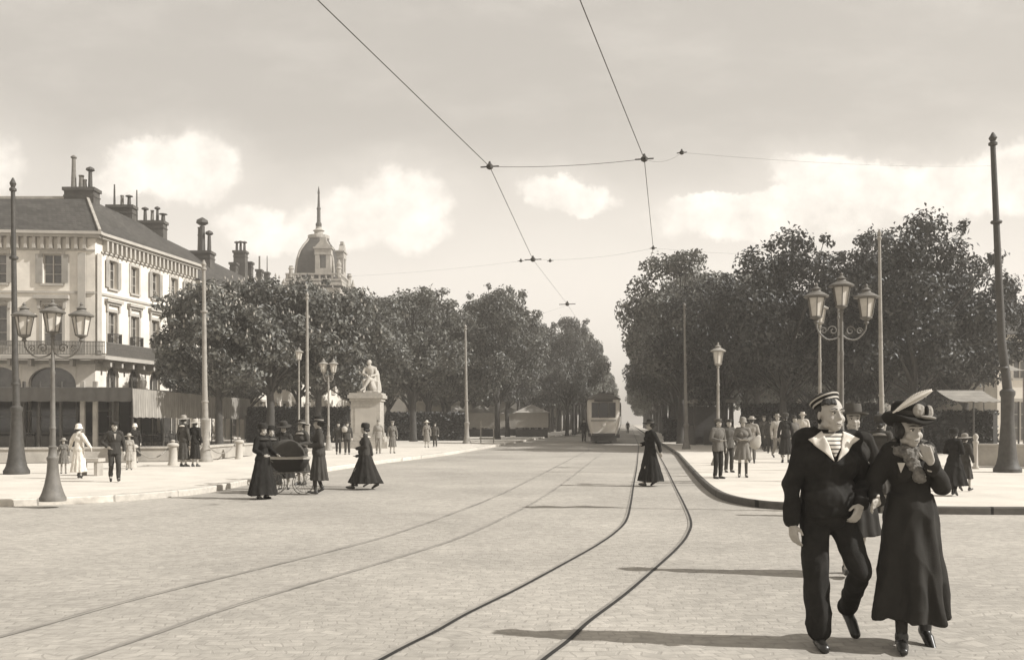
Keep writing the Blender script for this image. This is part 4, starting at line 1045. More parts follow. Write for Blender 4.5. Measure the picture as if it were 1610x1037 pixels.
# ================================================================== statue
sd = 55.0; sx0 = X(578, sd)
r = thing('statue', 'pale stone statue of a seated robed man on a tall pedestal', 'statue', (sx0, sd, PV))
q = MB(); zt = Z(618, sd)
q.box((sx0, sd, PV+.18), (2.6, 2.6, .36)); q.box((sx0, sd, PV+.5), (2.25, 2.25, .3)); q.box((sx0, sd, (PV+.65+zt-.45)/2), (1.65, 1.65, zt-.45-PV-.65))
q.box((sx0, sd, PV+.75), (1.85, 1.85, .2)); q.box((sx0, sd, zt-.38), (1.8, 1.8, .16)); q.box((sx0, sd, zt-.21), (2.0, 2.0, .18)); q.box((sx0, sd, zt-.06), (1.85, 1.85, .12))
q.build('pedestal', M_stoneb, r)
q = MB(); q.box((sx0, sd-.83, (PV+zt)/2), (1.2, .03, 1.5)); q.build('panel', M_stone, r)
s = 1.28
def sp3(x, y, z): return Vector((sx0+x*s, sd+y*s, zt+z*s))
q = MB(); q.box(sp3(.05, .1, .04), (1.25, 1.1, .1*s)); q.box(sp3(.22, .25, .3), (.5*s, .5*s, .5*s)); q.box(sp3(.22, .46, .55), (.5*s, .1*s, .7*s))
q.ell(sp3(.18, .2, .62), (.2*s, .18*s, .17*s)); q.rc(sp3(.18, .2, .6), sp3(.1, .12, 1.08), .17*s, .19*s); q.ell(sp3(.11, .12, 1.12), (.24*s, .15*s, .13*s))
q.rc(sp3(.1, .1, 1.15), sp3(.06, .06, 1.3), .07*s, .06*s); q.ell(sp3(.05, .03, 1.39), (.085*s, .1*s, .12*s)); q.ell(sp3(.07, .08, 1.41), (.1*s, .1*s, .11*s)); q.rc(sp3(.04, -.06, 1.38), sp3(.04, -.085, 1.36), .02*s, .02*s, 6)
q.rc(sp3(.24, .12, .58), sp3(.12, -.3, .62), .12*s, .09*s); q.rc(sp3(.12, -.3, .62), sp3(-.12, -.42, .22), .085*s, .055*s); q.rc(sp3(-.12, -.42, .2), sp3(-.24, -.52, .12), .05*s, .035*s)
q.rc(sp3(.08, .12, .58), sp3(-.12, -.22, .55), .12*s, .09*s); q.rc(sp3(-.12, -.22, .55), sp3(-.1, -.2, .12), .08*s, .06*s); q.rc(sp3(-.1, -.2, .08), sp3(-.14, -.36, .06), .05*s, .04*s)
q.rc(sp3(-.12, .1, 1.12), sp3(-.22, .0, .88), .075*s, .06*s); q.rc(sp3(-.22, 0, .88), sp3(.0, -.22, .8), .06*s, .045*s); q.rc(sp3(.33, .12, 1.12), sp3(.4, .02, .84), .075*s, .06*s); q.rc(sp3(.4, .02, .84), sp3(.18, -.25, .76), .06*s, .045*s)
for k in range(4): q.rc(sp3(-.0, -.24, .8-k*.01), sp3(.02+k*.025, -.31, .74), .014*s, .01*s, 6)
q.rc(sp3(.32, .3, .95), sp3(.4, .3, .15), .14*s, .2*s); q.rc(sp3(.05, .05, .7), sp3(.28, -.18, .2), .12*s, .16*s)
remesh(q, 'figure', M_stone, r, .028, 2, amp=.018, fs=5, fz=.5)
# ================================================================== tram
td = 70.5; tx = X(949, td); tr = thing('tram', 'pale electric tram coming head-on down the avenue', 'tram', (tx, td, 0))
def tp(x, y, z): return Vector((tx+x+y*.085, td+y, z))
Wt = 1.05; q = MB(); LT = 8.5
def trings(ys, prof):
    out = []
    for y, k in ys:
        out.append([tp(x*k, y, z) for x, z in prof])
    return out
prof = [(-.80, .55), (-.93, .95), (-1.05, 1.45), (-1.07, 1.7), (-1.07, 2.75), (-1.02, 2.88), (1.02, 2.88), (1.07, 2.75), (1.07, 1.7), (1.05, 1.45), (.93, .95), (.80, .55)]
q.loft(trings([(0, .80), (.10, .92), (.30, 1.0), (LT-.3, 1.0), (LT-.1, .92), (LT, .8)], prof)); M_tram = mat('cream_tram_paint', .64, rough=.45, var=.12, scale=2); M_tglass = mat('dark_tram_glass', .02, rough=.1, var=.2, spec=.5); M_tramd = mat('dark_tram_paint', .10, rough=.5, var=.2, scale=3)
q.build('body', M_tram, tr, smooth='auto')
q = MB(); rp = [(-1.12, 2.88), (-1.1, 2.96), (-.8, 3.1), (-.4, 3.19), (0, 3.22), (.4, 3.19), (.8, 3.1), (1.1, 2.96), (1.12, 2.88)]
q.loft(trings([(-.35, .75), (-.2, .92), (.2, 1), (LT-.2, 1), (LT+.2, .92), (LT+.35, .75)], rp)); q.box(tp(0, LT/2, 3.27), (1.0, 5.5, .16)); q.build('roof', M_tramd, tr)
for xx, w in ((-.56, .36), (0, .58), (.56, .36)):
    q = MB(); yy = -.03 if xx == 0 else .015
    q.box(tp(xx, yy, 2.2), (w+.08, .05, .98)); wf = q.build('window', M_tramd, tr); q = MB(); q.box(tp(xx, yy-.03, 2.2), (w, .02, .9)); q.build('pane', M_tglass, wf)
for sdx in (-1, 1):
    for k_ in range(6):
        q = MB(); q.box(tp(sdx*1.075, 1.0+k_*1.3, 2.25), (.03, 1.05, .9)); wf = q.build('window', M_tramd, tr); q = MB(); q.box(tp(sdx*1.093, 1.0+k_*1.3, 2.25), (.02, .97, .8)); q.build('pane', M_glass, wf)
q = MB(); q.box(tp(0, -.04, 1.52), (1.64, .04, .05)); q.build('trim', M_tramd, tr); q = MB(); q.box(tp(0, -.05, 2.8), (1.2, .05, .16)); q.build('header_board', M_tramd, tr)
q = MB(); q.lathe([(.13, 0), (.13, .08), (.10, .09)], 14, tp(0, -.02, 1.25), M=Matrix.Rotation(R(90), 3, 'X')); q.build('headlight', M_lglass, tr)
q = MB(); q.box(tp(0, -.25, .62), (1.5, .18, .16)); q.box(tp(0, -.12, .62), (.25, .3, .12)); q.box(tp(0, .1, .32), (1.7, .06, .3)); q.build('bumper', M_iron, tr)
q = MB(); q.box(tp(0, LT/2, .5), (1.5, LT-1.2, .25)); q.build('chassis', M_iron, tr)
for yy in (2.6, 5.9):
    for sdx in (-1, 1): q = MB(); q.lathe([(.38, -.05), (.38, .05)], 18, tp(sdx*.5, yy, .39), M=Matrix.Rotation(R(90), 3, 'Y')); q.build('wheel', M_iron, tr)
q = MB(); q.tube([tp(0, 3.5, 3.3), tp(0, 5.0, 4.4), tp(0, 7.5, 5.95)], [.05, .035, .025], 8); q.lathe([(.18, 0), (.15, .12), (.06, .15)], 10, tp(0, 3.5, 3.35)); q.build('trolley_pole', M_iron, tr)
q = MB()
for sdx in (-1, 1): q.tube([tp(sdx*.95, .35, .7), tp(sdx*1.13, .2, 1.3), tp(sdx*1.13, .2, 2.5)], .02, 6)
q.build('handrail', M_iron, tr)
tr.scale = (1.14, 1.1, 1.14)
# small fence rail and sign beside the slim pole
fx, fd = X(766, 67), 67
r = thing('railing', 'short pale wooden railing just right of the slim pole by the trunks', 'railing', (fx, fd, PV)); q = MB()
for k_ in (-1, 1): q.box((fx+k_*.45, fd, PV+.8), (.08, .08, 1.6))
q.build('post', M_ironl, r); q = MB(); q.box((fx, fd-.06, PV+1.15), (1.1, .04, .12)); q.box((fx, fd-.06, PV+.35), (1.1, .04, .12)); q.build('rail', M_ironl, r)
q = MB(); hp = at(1534, 700, 29.5); q.lathe([(.10, 0), (.10, .05), (.07, .1), (.06, .75), (.09, .8), (.09, .85), (.05, .88), (.09, .98), (.06, 1.06), (.01, 1.1)], 12, (hp.x, 29.5, PV)); tag(q.build('stone_post', M_stone, None, True, loc=(hp.x, 29.5, PV)), 'small pale stone post by the low dark wall at the right', 'post')
# ================================================================== people
def V(*a): return Vector(a)
ARM = {
 'down': ((.245, .03, 1.14), (.265, -.03, .90), (.05, -.15, -1)),
 'swingf': ((.245, -.04, 1.15), (.225, -.20, .95), (-.05, -.35, -1)),
 'swingb': ((.25, .12, 1.15), (.275, .17, .92), (.05, .1, -1)),
 'hold': ((.25, .03, 1.15), (.11, -.22, 1.10), (-.7, -.5, .1)),
 'holdhigh': ((.26, -.02, 1.17), (.12, -.24, 1.24), (-.6, -.4, .4)),
 'push': ((.24, 0, 1.15), (.20, -.30, 1.03), (-.1, -1, -.1)),
 'hip': ((.34, .08, 1.17), (.2, -.04, 1.02), (-.6, -.4, -.5)),
 'out': ((.33, 0, 1.20), (.44, -.06, 1.0), (.3, -.2, -1)),
}
def hand(q, w, d, side, s=1.0, curl=.5, n=None):
    """palm, four unequal bent fingers and a side thumb; d fingers direction, side = direction of the thumb"""
    w = Vector(w); d = Vector(d).normalized(); t = Vector(side); t = (t-d*t.dot(d)).normalized(); pn = d.cross(t) if n is None else Vector(n)
    pn.normalize()
    q.rc(w-d*.02*s, w+d*.02*s, .026*s, .028*s, 8)
    for k in (-1, 0, 1): q.rc(w+d*.02*s+t*k*.018*s, w+d*.085*s+t*k*.026*s, .017*s, .016*s, 8)
    for k, ln in enumerate((.066, .078, .073, .058)):
        b = w+d*.09*s+t*(.033-.022*k)*s; c1 = curl*(.7+.12*k); a = b; ang = 0
        for j, (f, rr) in enumerate(((.45, .0095), (.32, .0085), (.26, .0075))):
            ang += c1*(.6 if j == 0 else .8); dd = d*math.cos(ang)+pn*math.sin(ang); e = a+dd*ln*f*s*1.1; q.rc(a, e, rr*s, rr*.9*s, 7); a = e
    b = w+d*.03*s+t*.03*s; m_ = b+(t*.7+d*.6+pn*.25).normalized()*.038*s; q.rc(b, m_, .013*s, .011*s, 7); q.rc(m_, m_+(t*.2+d*.9+pn*.45*curl).normalized()*.034*s, .0105*s, .009*s, 7)
def headmesh(q, c, yaw, pitch, s=1.0, fem=False, tilt=0):
    Mh = Matrix.Rotation(yaw, 3, 'Z') @ Matrix.Rotation(pitch, 3, 'X') @ Matrix.Rotation(tilt, 3, 'Y')
    def p(x, y, z): return Vector(c)+Mh @ (Vector((x, y, z))*s)
    j = .92 if fem else 1.0
    q.ell(p(0, .012, .03), (.076*s, .094*s, .088*s), Mh); q.ell(p(0, -.022, -.02), (.062*s*j, .068*s, .085*s), Mh); q.ell(p(0, -.045, -.082), (.036*s*j, .034*s, .03*s), Mh)
    for e in (-1, 1):
        q.ell(p(e*.036, -.056, -.032), (.026*s, .026*s, .028*s), Mh); q.rc(p(e*.012, -.084, .026), p(e*.05, -.070, .024), .0105*s, .008*s, 6)
        q.ell(p(e*.046*j, -.01, -.066), (.022*s, .04*s, .024*s), Mh)
        q.ell(p(e*.076, .016, -.006), (.009*s, .017*s, .029*s), Mh @ Matrix.Rotation(e*.25, 3, 'Z'))
    q.rc(p(0, -.083, .016), p(0, -.101, -.026), .008*s, .0125*s, 8); q.ell(p(.012, -.090, -.03), .009*s, Mh); q.ell(p(-.012, -.090, -.03), .009*s, Mh)
    q.rc(p(-.02, -.082, -.056), p(.02, -.082, -.056), .008*s, .008*s, 6); q.rc(p(-.016, -.079, -.069), p(.016, -.079, -.069), .0085*s, .0085*s, 6)
    return Mh, p
def facebits(root, body, c, Mh, p, s, smile=False):
    for e in (-1, 1):
        q = MB(); q.ell(p(e*.031, -.0755, .006), (.0125*s, .008*s, .0085*s), Mh, 10, 7); ey = q.build('eye', M_eyew, root, True)
        q = MB(); q.ell(p(e*.031+.003, -.083, .0055), (.0058*s, .003*s, .006*s), Mh, 8, 6); q.build('iris', M_dark, ey, True)
        q = MB(); q.tube([p(e*.014, -.094, .031), p(e*.034, -.092, .036), p(e*.054, -.078, .03)], [.003*s, .0042*s, .002*s], 6); q.build('eyebrow', M_hair, root)
        q = MB(); q.tube([p(e*.017, -.085, .012), p(e*.031, -.0865, .0165), p(e*.046, -.078, .011)], .0028*s, 5); q.build('eyelid', M_lip, root)
    q = MB(); w = .027 if smile else .02; k = .008 if smile else 0.002
    q.tube([p(-w, -.0785, -.061+k), p(-.01, -.0865, -.062), p(.01, -.0865, -.062), p(w, -.0785, -.061+k)], [.002*s, .0045*s, .0045*s, .002*s], 6); q.build('mouth', M_lip, root)
    if smile: q = MB(); q.tube([p(-.014, -.0885, -.0605), p(0, -.0905, -.0615), p(.014, -.0885, -.0605)], [.001*s, .003*s, .001*s], 6); q.build('teeth', M_eyew, root)
M_eyew = mat('eye_white', .6, rough=.3, var=.03); M_lip = mat('lips', .13, rough=.5, var=.1)
M_shoe = mat('black_leather', .022, rough=.35, var=.3, scale=8, spec=.5)
def torso(q, fem, k=0.0, lean=V(0, 0, 0), s=1.0):
    L_ = lambda x, y, z: V(x, y, z)+lean*max(0, (z-.9)/.6)
    if fem:
        q.ell(L_(0, .01, .93), (.165+k, .12+k, .12+k)); q.rc(L_(0, 0, .95), L_(0, 0, 1.14), .125+k, .105+k, 16, 1); q.ell(L_(0, .0, 1.27), (.145+k, .105+k, .14+k)); q.rc(L_(-.115, .01, 1.40), L_(.115, .01, 1.40), .055+k, .055+k, 12)
        for e in (-1, 1): q.ell(L_(e*.06, -.075, 1.26), .055+k*.7)
    else:
        q.ell(L_(0, .01, .93), (.16+k, .115+k, .11+k)); q.ell(L_(0, 0, 1.08), (.145+k, .105+k, .14+k)); q.ell(L_(0, 0, 1.27), (.18+k, .12+k, .17+k)); q.rc(L_(-.145, .01, 1.41), L_(.145, .01, 1.41), .062+k, .062+k, 12)
    return L_
def legpts(kind, st):
    if kind == 'stand': return {-1: (V(-.09, -.02, .49), V(-.10, .02, .085), V(-.12, -1, -.1)), 1: (V(.09, -.02, .49), V(.10, .02, .085), V(.12, -1, -.1))}
    a = -1 if kind == 'walkR' else 1     # which leg leads
    return {a: (V(a*.09, -st*.62-.04, .50), V(a*.085, -st, .10), V(a*.06, -1, .12)), -a: (V(-a*.09, st*.15-.06, .49), V(-a*.085, st*.95, .17), V(-a*.04, -1, -.75))}
def shoe(q, an, d, fem=False, s=1.0):
    d = Vector(d).normalized(); up_ = Vector((0, 0, 1)); f = d
    q.rc(an+V(0, 0, .0), an-up_*.035, .045, .042, 10); b = an-up_*.045; q.rc(b-Vector((f.x, f.y, 0))*.03, b+f*.07, .040, .038, 10); q.rc(b+f*.06, b+f*.155, .040, .028 if fem else .036, 10)
def skirt_rings(z0, z1, r0, r1, c0=(0, 0), c1=(0, 0), folds=11, amp=.02, n=56, seed=0, ry=.75, m=12, power=1.0, ry1=None):
    out = []
    for i in range(m+1):
        t = i/m; z = z0+(z1-z0)*t; f = t**power; r = r0+(r1-r0)*f; cx = c0[0]+(c1[0]-c0[0])*t; cy = c0[1]+(c1[1]-c0[1])*t; ring = []
        yy = ry if ry1 is None else ry+(ry1-ry)*t
        for k in range(n):
            a = 2*PI*k/n; w = 1+amp*t*(math.sin(a*folds+seed+1.3*math.sin(a*2+seed))+.6*math.sin(a*(folds*.47)+seed*2))/max(r, .05)
            ring.append(V(cx+r*w*math.cos(a), cy+r*w*math.sin(a)*yy, z+.012*math.sin(a*3+seed)*(t == 1)))
        out.append(ring)
    return out
def sleeve(q, sgn, arm, k, lean, fem, wide=0.0, L_=None):
    e, w, d = arm; sh = V(sgn*(.145 if fem else .175), .01, 1.405)+lean*1.0
    q.rc(sh, e, .056+k, .045+k, 10); q.rc(e, e.lerp(w, .93), .044+k, .034+k+wide, 10)
def hatmesh(root, kind, c, Mh, s, m, band=None):
    q = MB(); c = Vector(c)
    P = {'bowler': [(.10, .03), (.135, .04), (.14, .052), (.088, .05), (.088, .10), (.075, .145), (.04, .165), (.005, .17)],
         'boater': [(.09, .045), (.165, .05), (.165, .058), (.088, .06), (.088, .13), (.082, .138), (.005, .14)],
         'brim': [(.09, .03), (.20, .022), (.205, .032), (.10, .055), (.105, .10), (.09, .145), (.05, .165), (.005, .17)],
         'cloche': [(.102, -.01), (.128, -.02), (.13, -.008), (.104, .03), (.10, .09), (.08, .13), (.04, .15), (.005, .155)],
         'cap': [(.092, .03), (.10, .045), (.118, .085), (.115, .105), (.06, .12), (.005, .122)],
         'fedora': [(.09, .03), (.15, .028), (.158, .042), (.09, .05), (.088, .10), (.082, .14), (.05, .135), (.005, .13)],
         'toque': [(.095, .02), (.115, .03), (.12, .09), (.105, .14), (.06, .16), (.005, .165)],
         'kepi': [(.09, .03), (.092, .05), (.088, .13), (.08, .135), (.005, .135)]}[kind]
    q.lathe([(r*s, z*s) for r, z in P], 20, c, M=Mh)
    if kind in ('cap', 'kepi'):
        q.lathe([(.05*s, .028*s), (.055*s, .034*s), (.05*s, .04*s)], 12, c+Mh @ (Vector((0, -.09, 0))*s), M=Mh @ Matrix.Rotation(.25, 3, 'X'), sx=1.2)
    h = q.build('hat', m, root, smooth='auto')
    if band:
        q = MB(); r = P[3][0]+.004 if kind not in ('cap', 'toque') else P[1][0]+.002
        q.lathe([(r*s, .06*s), (r*1.01*s, .063*s), (r*1.01*s, .083*s), (r*s, .086*s)], 20, c, M=Mh); q.build('hat_band', band, h, smooth=True)
    return h
def hairmesh(root, c, Mh, s, fem, m, bun=True):
    q = MB(); c = Vector(c)
    def p(x, y, z): return c+Mh @ (Vector((x, y, z))*s)
    q.ell(p(0, .032, .035), (.082*s, .088*s, .085*s), Mh); q.ell(p(0, .055, -.02), (.07*s, .052*s, .06*s), Mh)
    if fem:
        for e in (-1, 1): q.ell(p(e*.07, .012, .0), (.022*s, .045*s, .045*s), Mh)
        if bun: q.ell(p(0, .10, -.02), .045*s, Mh)
    return remesh(q, 'hair', m, root, .011*s, 1, amp=.004, fs=40)
CL = {}
def cloth(v, var=.16):
    k = round(v, 3)
    if k not in CL: CL[k] = mat('cloth_%03d' % int(v*1000), v, rough=.92, var=var, scale=7, bump=.25, bscale=160, spec=.15)
    return CL[k]
def person(label, x, d, z0, rz=0.0, H=1.68, fem=False, legs='stand', st=.24, arms=('down', 'down'), top=.04, bottom=.04, coat=None, hem=.25, hr=.27, shirt=None, hat=None, hatv=.04, band=None, head=(0, 0), lean=(0, 0, 0), vox=None, group=None, hairv=.035, collar=None, belt=None, legv=None, blur=0, apron=None, skin=True):
    vox = vox or (.010 if d < 27 else .014)
    r = thing('person', label, 'person', (0, 0, 0), group=group); ln = Vector(lean)
    # --- body, one continuous skin
    q = MB(); L_ = torso(q, fem, -.012, ln); hc = V(0, -.01, 1.605)+ln*1.15
    q.rc(V(0, .015, 1.40)+ln, hc+V(0, .01, -.05), .055, .05, 12)
    Mh, p = headmesh(q, hc, head[0], head[1], 1.0, fem)
    arm = {}
    for sgn, a in ((-1, arms[0]), (1, arms[1])):
        e, w, dd = ARM[a] if isinstance(a, str) else a
        if isinstance(a, str): e = V(e[0]*sgn, e[1], e[2]); w = V(w[0]*sgn, w[1], w[2]); dd = V(dd[0]*sgn, dd[1], dd[2])
        if fem and isinstance(a, str): e.x *= .92; w.x *= .95
        e = Vector(e)+ln*.7; w = Vector(w)+ln*.6
        arm[sgn] = (e, w, Vector(dd)); sh = V(sgn*(.14 if fem else .17), .01, 1.40)+ln
        q.rc(sh, e, .045, .036, 10); q.rc(e, w, .036, .024, 10); hand(q, w, dd, (-sgn*.5, -1, .2), .95 if fem else 1.05, .45, n=Vector((-sgn, .2, 0)))
    LG = legpts(legs, st)
    for sgn in (-1, 1):
        kn, an, fd = LG[sgn]; q.rc(V(sgn*.085, .01, .88), kn, .066, .046, 12); q.rc(kn, an, .048, .034, 12); q.rc(an, an+Vector(fd).normalized()*.08-V(0, 0, .02), .035, .03, 8)
    body = remesh(q, 'body', M_skin, r, vox, 2); del body
    # --- clothes
    fs = dict(amp=.014 if d < 27 else .012, fs=7.0, fz=.55, seed=d)
    if coat:     # coat or dress with its skirt, one garment
        q = MB(); torso(q, fem, .022, ln); q.rc(V(0, .012, 1.42)+ln, V(0, .01, 1.475)+ln*1.1, .075, .06, 12)
        for sgn in (-1, 1): sleeve(q, sgn, arm[sgn], .014, ln, fem)
        cy = 0 if legs == 'stand' else .02
        wr = .135 if fem else .165
        q.loft(skirt_rings(1.08, hem, wr, hr, (0, 0), (0, cy), seed=d*3, amp=.018, ry=.82, ry1=.82 if legs == 'stand' else min(1.35, .7+st*1.6)))
        ct = remesh(q, 'coat' if coat == 'coat' else 'dress', cloth(top), r, vox, 2, **fs)
        if belt: q = MB(); q.lathe([(wr+.028, 1.075), (wr+.034, 1.08), (wr+.034, 1.115), (wr+.026, 1.12)], 24, (0, 0, 0), sy=.84); q.build('belt', cloth(belt), r, True)
        if apron: q = MB(); q.slab([V(-.16, -.17, 1.1), V(.16, -.17, 1.1), V(.2, -.3, hem+.08), V(-.2, -.3, hem+.08)], .012, (0, -1, 0)); q.build('apron', cloth(apron), r)
    else:
        q = MB(); torso(q, fem, .018, ln); q.rc(V(0, .012, 1.42)+ln, V(0, .01, 1.47)+ln*1.1, .07, .058, 12)
        for sgn in (-1, 1): sleeve(q, sgn, arm[sgn], .013, ln, fem)
        q.loft(skirt_rings(1.1, .80 if not fem else .92, .15, .185, amp=.006, ry=.78, m=5))
        remesh(q, 'blouse' if fem else 'jacket', cloth(top), r, vox, 2, **fs)
        if fem:
            q = MB(); q.loft(skirt_rings(1.06, hem, .13, hr, (0, 0), (0, .02), seed=d*2, amp=.02, ry=.85, ry1=.85 if legs == 'stand' else min(1.3, .7+st*1.6)))
            remesh(q, 'skirt', cloth(bottom), r, vox, 2, **fs)
        else:
            q = MB(); q.ell((0, .01, .92), (.165, .12, .11))
            for sgn in (-1, 1): kn, an, fd = LG[sgn]; q.rc(V(sgn*.085, .01, .88), kn, .092, .068, 12); q.rc(kn, an.lerp(kn, .06), .068, .058, 12)
            remesh(q, 'trousers', cloth(bottom), r, vox, 2, **fs)
            if shirt:
                q = MB(); q.slab([V(-.035, -.143, 1.40)+ln, V(.035, -.143, 1.40)+ln, V(0, -.152, 1.22)+ln*.7], .008, (0, -1, 0)); q.build('shirt_front', cloth(shirt), r)
    if legv:
        q = MB()
        for sgn in (-1, 1): kn, an, fd = LG[sgn]; q.rc(kn.lerp(an, .15), an, .05, .04, 10)
        remesh(q, 'stockings', cloth(legv), r, vox, 1)
    for sgn in (-1, 1): q = MB(); kn, an, fd = LG[sgn]; shoe(q, an, fd, fem); remesh(q, 'shoe', M_shoe, r, vox, 1)
    hairmesh(r, hc, Mh, 1.0, fem, M_hair)
    if collar:
        q = MB(); q.lathe([(.075, 1.44), (.14, 1.425), (.16, 1.39), (.15, 1.385), (.12, 1.41), (.07, 1.43)], 20, ln, sy=.95); q.build('collar', cloth(collar), r, True)
    if hat: hatmesh(r, hat, hc+Mh @ V(0, .012, .02), Mh @ Matrix.Rotation(-.1, 3, 'X'), 1.0, cloth(hatv), cloth(band) if band else None)
    if d < 27: facebits(r, None, hc, Mh, p, 1.0)
    s = H/1.72; r.scale = (s, s, s); r.location = (x, d, z0); r.rotation_euler = (0, 0, rz)
    return r, hc, p
def PP(label, px, feet, headpy=None, z0=PV, **k):
    gpt = gp(px, feet, z0); 
    if headpy: k['H'] = max(.9, min(1.85, Z(headpy, gpt.y)-z0))
    return person(label, gpt.x, gpt.y, z0, **k)
# --- right-hand strollers
PP('man in a grey jacket and wide dark trousers standing below the single lamp post', 1129, 752, 659, rz=.5, top=.13, bottom=.028, hat='cap', hatv=.10, arms=('hold', 'down'), head=(.4, 0))
PP('woman in a short patterned coat with bare calves beside the man below the lamp', 1168, 750, 658, rz=-.15, fem=True, top=.17, coat='coat', hem=.52, hr=.26, legv=.06, hat='cloche', hatv=.22, arms=('hold', 'hold'), belt=.30, head=(.1, .1))
PP('person half hidden behind the man in the grey jacket', 1146, 742, 660, rz=.2, top=.09, bottom=.05, hat='cap', hatv=.05)
PP('pale person walking away behind the woman in the patterned coat', 1182, 728, 656, rz=2.9, legs='walkL', top=.25, bottom=.10, hat='boater', hatv=.4)
PP('slim person in dark clothes walking in the middle of the right pavement', 1201, 709, 654, rz=.3, legs='walkR', top=.07, bottom=.04, hat='cap', hatv=.13)
PP('woman in a long dark dress seen from behind on the right pavement', 1235, 727, 651, rz=3.0, fem=True, coat='dress', top=.028, hem=.3, hr=.24, hat='toque', hatv=.06)
PP('person in a light coat left of the woman in the long dark dress', 1222, 719, 652, rz=.2, legs='walkL', top=.34, bottom=.2, hat='fedora', hatv=.3)
PP('man in a pale jacket and pale hat just left of the sailor', 1262, 716, 643, rz=-.4, top=.45, bottom=.12, hat='fedora', hatv=.5, shirt=.6)
PP('person in a grey coat between the woman in black and the sailor', 1249, 722, 655, rz=.4, top=.13, bottom=.08, hat='bowler', hatv=.05)
PP('person in dark clothes far behind, right of the pale fan carrier', 1211, 712, 658, rz=2.8, top=.05, bottom=.04, hat='bowler', hatv=.04)
# --- people close behind the couple
person('dark coated person walking directly behind the sailor', X(1341, 9.6), 9.6, 0, rz=-.2, H=1.68, fem=True, coat='coat', top=.03, hem=.42, hr=.27, hat='fedora', hatv=.09, legs='walkR', st=.15, vox=.009)
person('person in a grey fur trimmed coat seen between the sailor and the woman', X(1384, 15.5), 15.5, PV, rz=2.6, H=1.50, fem=True, coat='coat', top=.055, hem=.3, hr=.25, hat='toque', hatv=.05, collar=.2)
PP('woman in a wide black coat right of the woman with the plumed hat', 1500, 779, 676, rz=2.3, fem=True, coat='coat', top=.02, hem=.28, hr=.36, hat='toque', hatv=.03, legs='walkL', st=.14, arms=('hold', 'hold'), legv=.03)
PP('small person with a pale hat beside the woman in the wide black coat', 1517, 772, 684, rz=2.2, fem=True, coat='coat', top=.05, hem=.4, hr=.25, hat='brim', hatv=.25, legs='walkR', st=.12)
# --- woman on the tracks
PP('woman in a long black dress crossing the tram tracks', 1022, 764, 662, z0=0, rz=-1.2, fem=True, coat='dress', top=.016, hem=.14, hr=.33, hat='brim', hatv=.03, band=.12, legs='walkL', st=.22, arms=('hold', 'swingb'))
# --- pram group
PP('stout woman in black fur and long skirt holding the pram handle', 413, 784, 669, z0=0, rz=.9, fem=True, coat='coat', top=.018, hem=.10, hr=.36, hat='toque', hatv=.03, arms=('push', 'push'), collar=.05, head=(.1, .15), H=1.62)
PP('woman in a dark brimmed hat bending over the pram from behind', 447, 769, 664, z0=0, rz=.1, fem=True, coat='coat', top=.035, hem=.3, hr=.27, hat='brim', hatv=.05, arms=('hold', 'down'), head=(0, .35), lean=(0, -.1, -.02))
PP('woman with a light banded hat behind the pram, right of the bending woman', 474, 762, 663, z0=0, rz=-.5, fem=True, coat='coat', top=.06, hem=.35, hr=.25, hat='brim', hatv=.05, band=.4, collar=.3, arms=('hold', 'hold'))
PP('woman in a long grey coat and dark hat to the right of the pram', 501, 777, 658, z0=0, rz=-1.3, fem=True, coat='coat', top=.052, hem=.33, hr=.25, hat='brim', hatv=.025, band=.3, arms=('hold', 'hold'), legs='walkL', st=.08, belt=.03, legv=.05)
PP('woman striding right in a dark flared skirt with a white shoulder cape', 574, 769, 668, z0=0, rz=-1.45, fem=True, top=.05, bottom=.025, hem=.18, hr=.38, hat='toque', hatv=.03, collar=.6, legs='walkL', st=.33, arms=('swingb', 'hold'), legv=.03)
PP('child half hidden behind the striding woman with the white cape', 569, 765, 690, z0=0, rz=-1.4, top=.04, bottom=.04, legs='walkR', st=.2, arms=('hold', 'down'))
PP('woman in black standing close behind the stout woman at the pram', 426, 772, 672, z0=0, rz=.6, fem=True, coat='coat', top=.025, hem=.2, hr=.3, hat='toque', hatv=.02, arms=('hold', 'hold'), collar=.12)
# --- people near the statue
PP('man in dark clothes with a bundle left of the statue pedestal', 532, 714, 664, rz=.2, top=.05, bottom=.04, hat='bowler', hatv=.03, legs='walkL', st=.15)
PP('dark clothed man standing beside the statue pedestal, right of the man with a bundle', 546, 714, 664, rz=.1, top=.06, bottom=.05, hat='cap', hatv=.08)
PP('soldier in a pale belted uniform before the pedestal', 595, 713, 661, rz=.1, top=.27, bottom=.27, hat='kepi', hatv=.2, legs='walkL', st=.15, legv=.16)
PP('person in a grey coat just right of the soldier', 617, 712, 662, rz=.3, fem=True, coat='coat', top=.15, hem=.35, hr=.22, hat='cap', hatv=.2)
PP('person in grey with a pale hat standing before the hedge', 671, 703, 662, rz=.2, fem=True, coat='coat', top=.2, hem=.4, hr=.22, hat='brim', hatv=.6)
PP('person in brown beside the one in the pale hat before the hedge', 684, 702, 665, rz=-.2, top=.09, bottom=.07, hat='cap', hatv=.08)
PP('dark clothed person standing beside the tram', 918, 694, 655, z0=0, rz=.2, top=.025, bottom=.02, hat='bowler', hatv=.02)
PP('small far person on the road to the right of the tram', 987, 681, 662, z0=0, rz=.2, top=.06, bottom=.04, H=1.6)
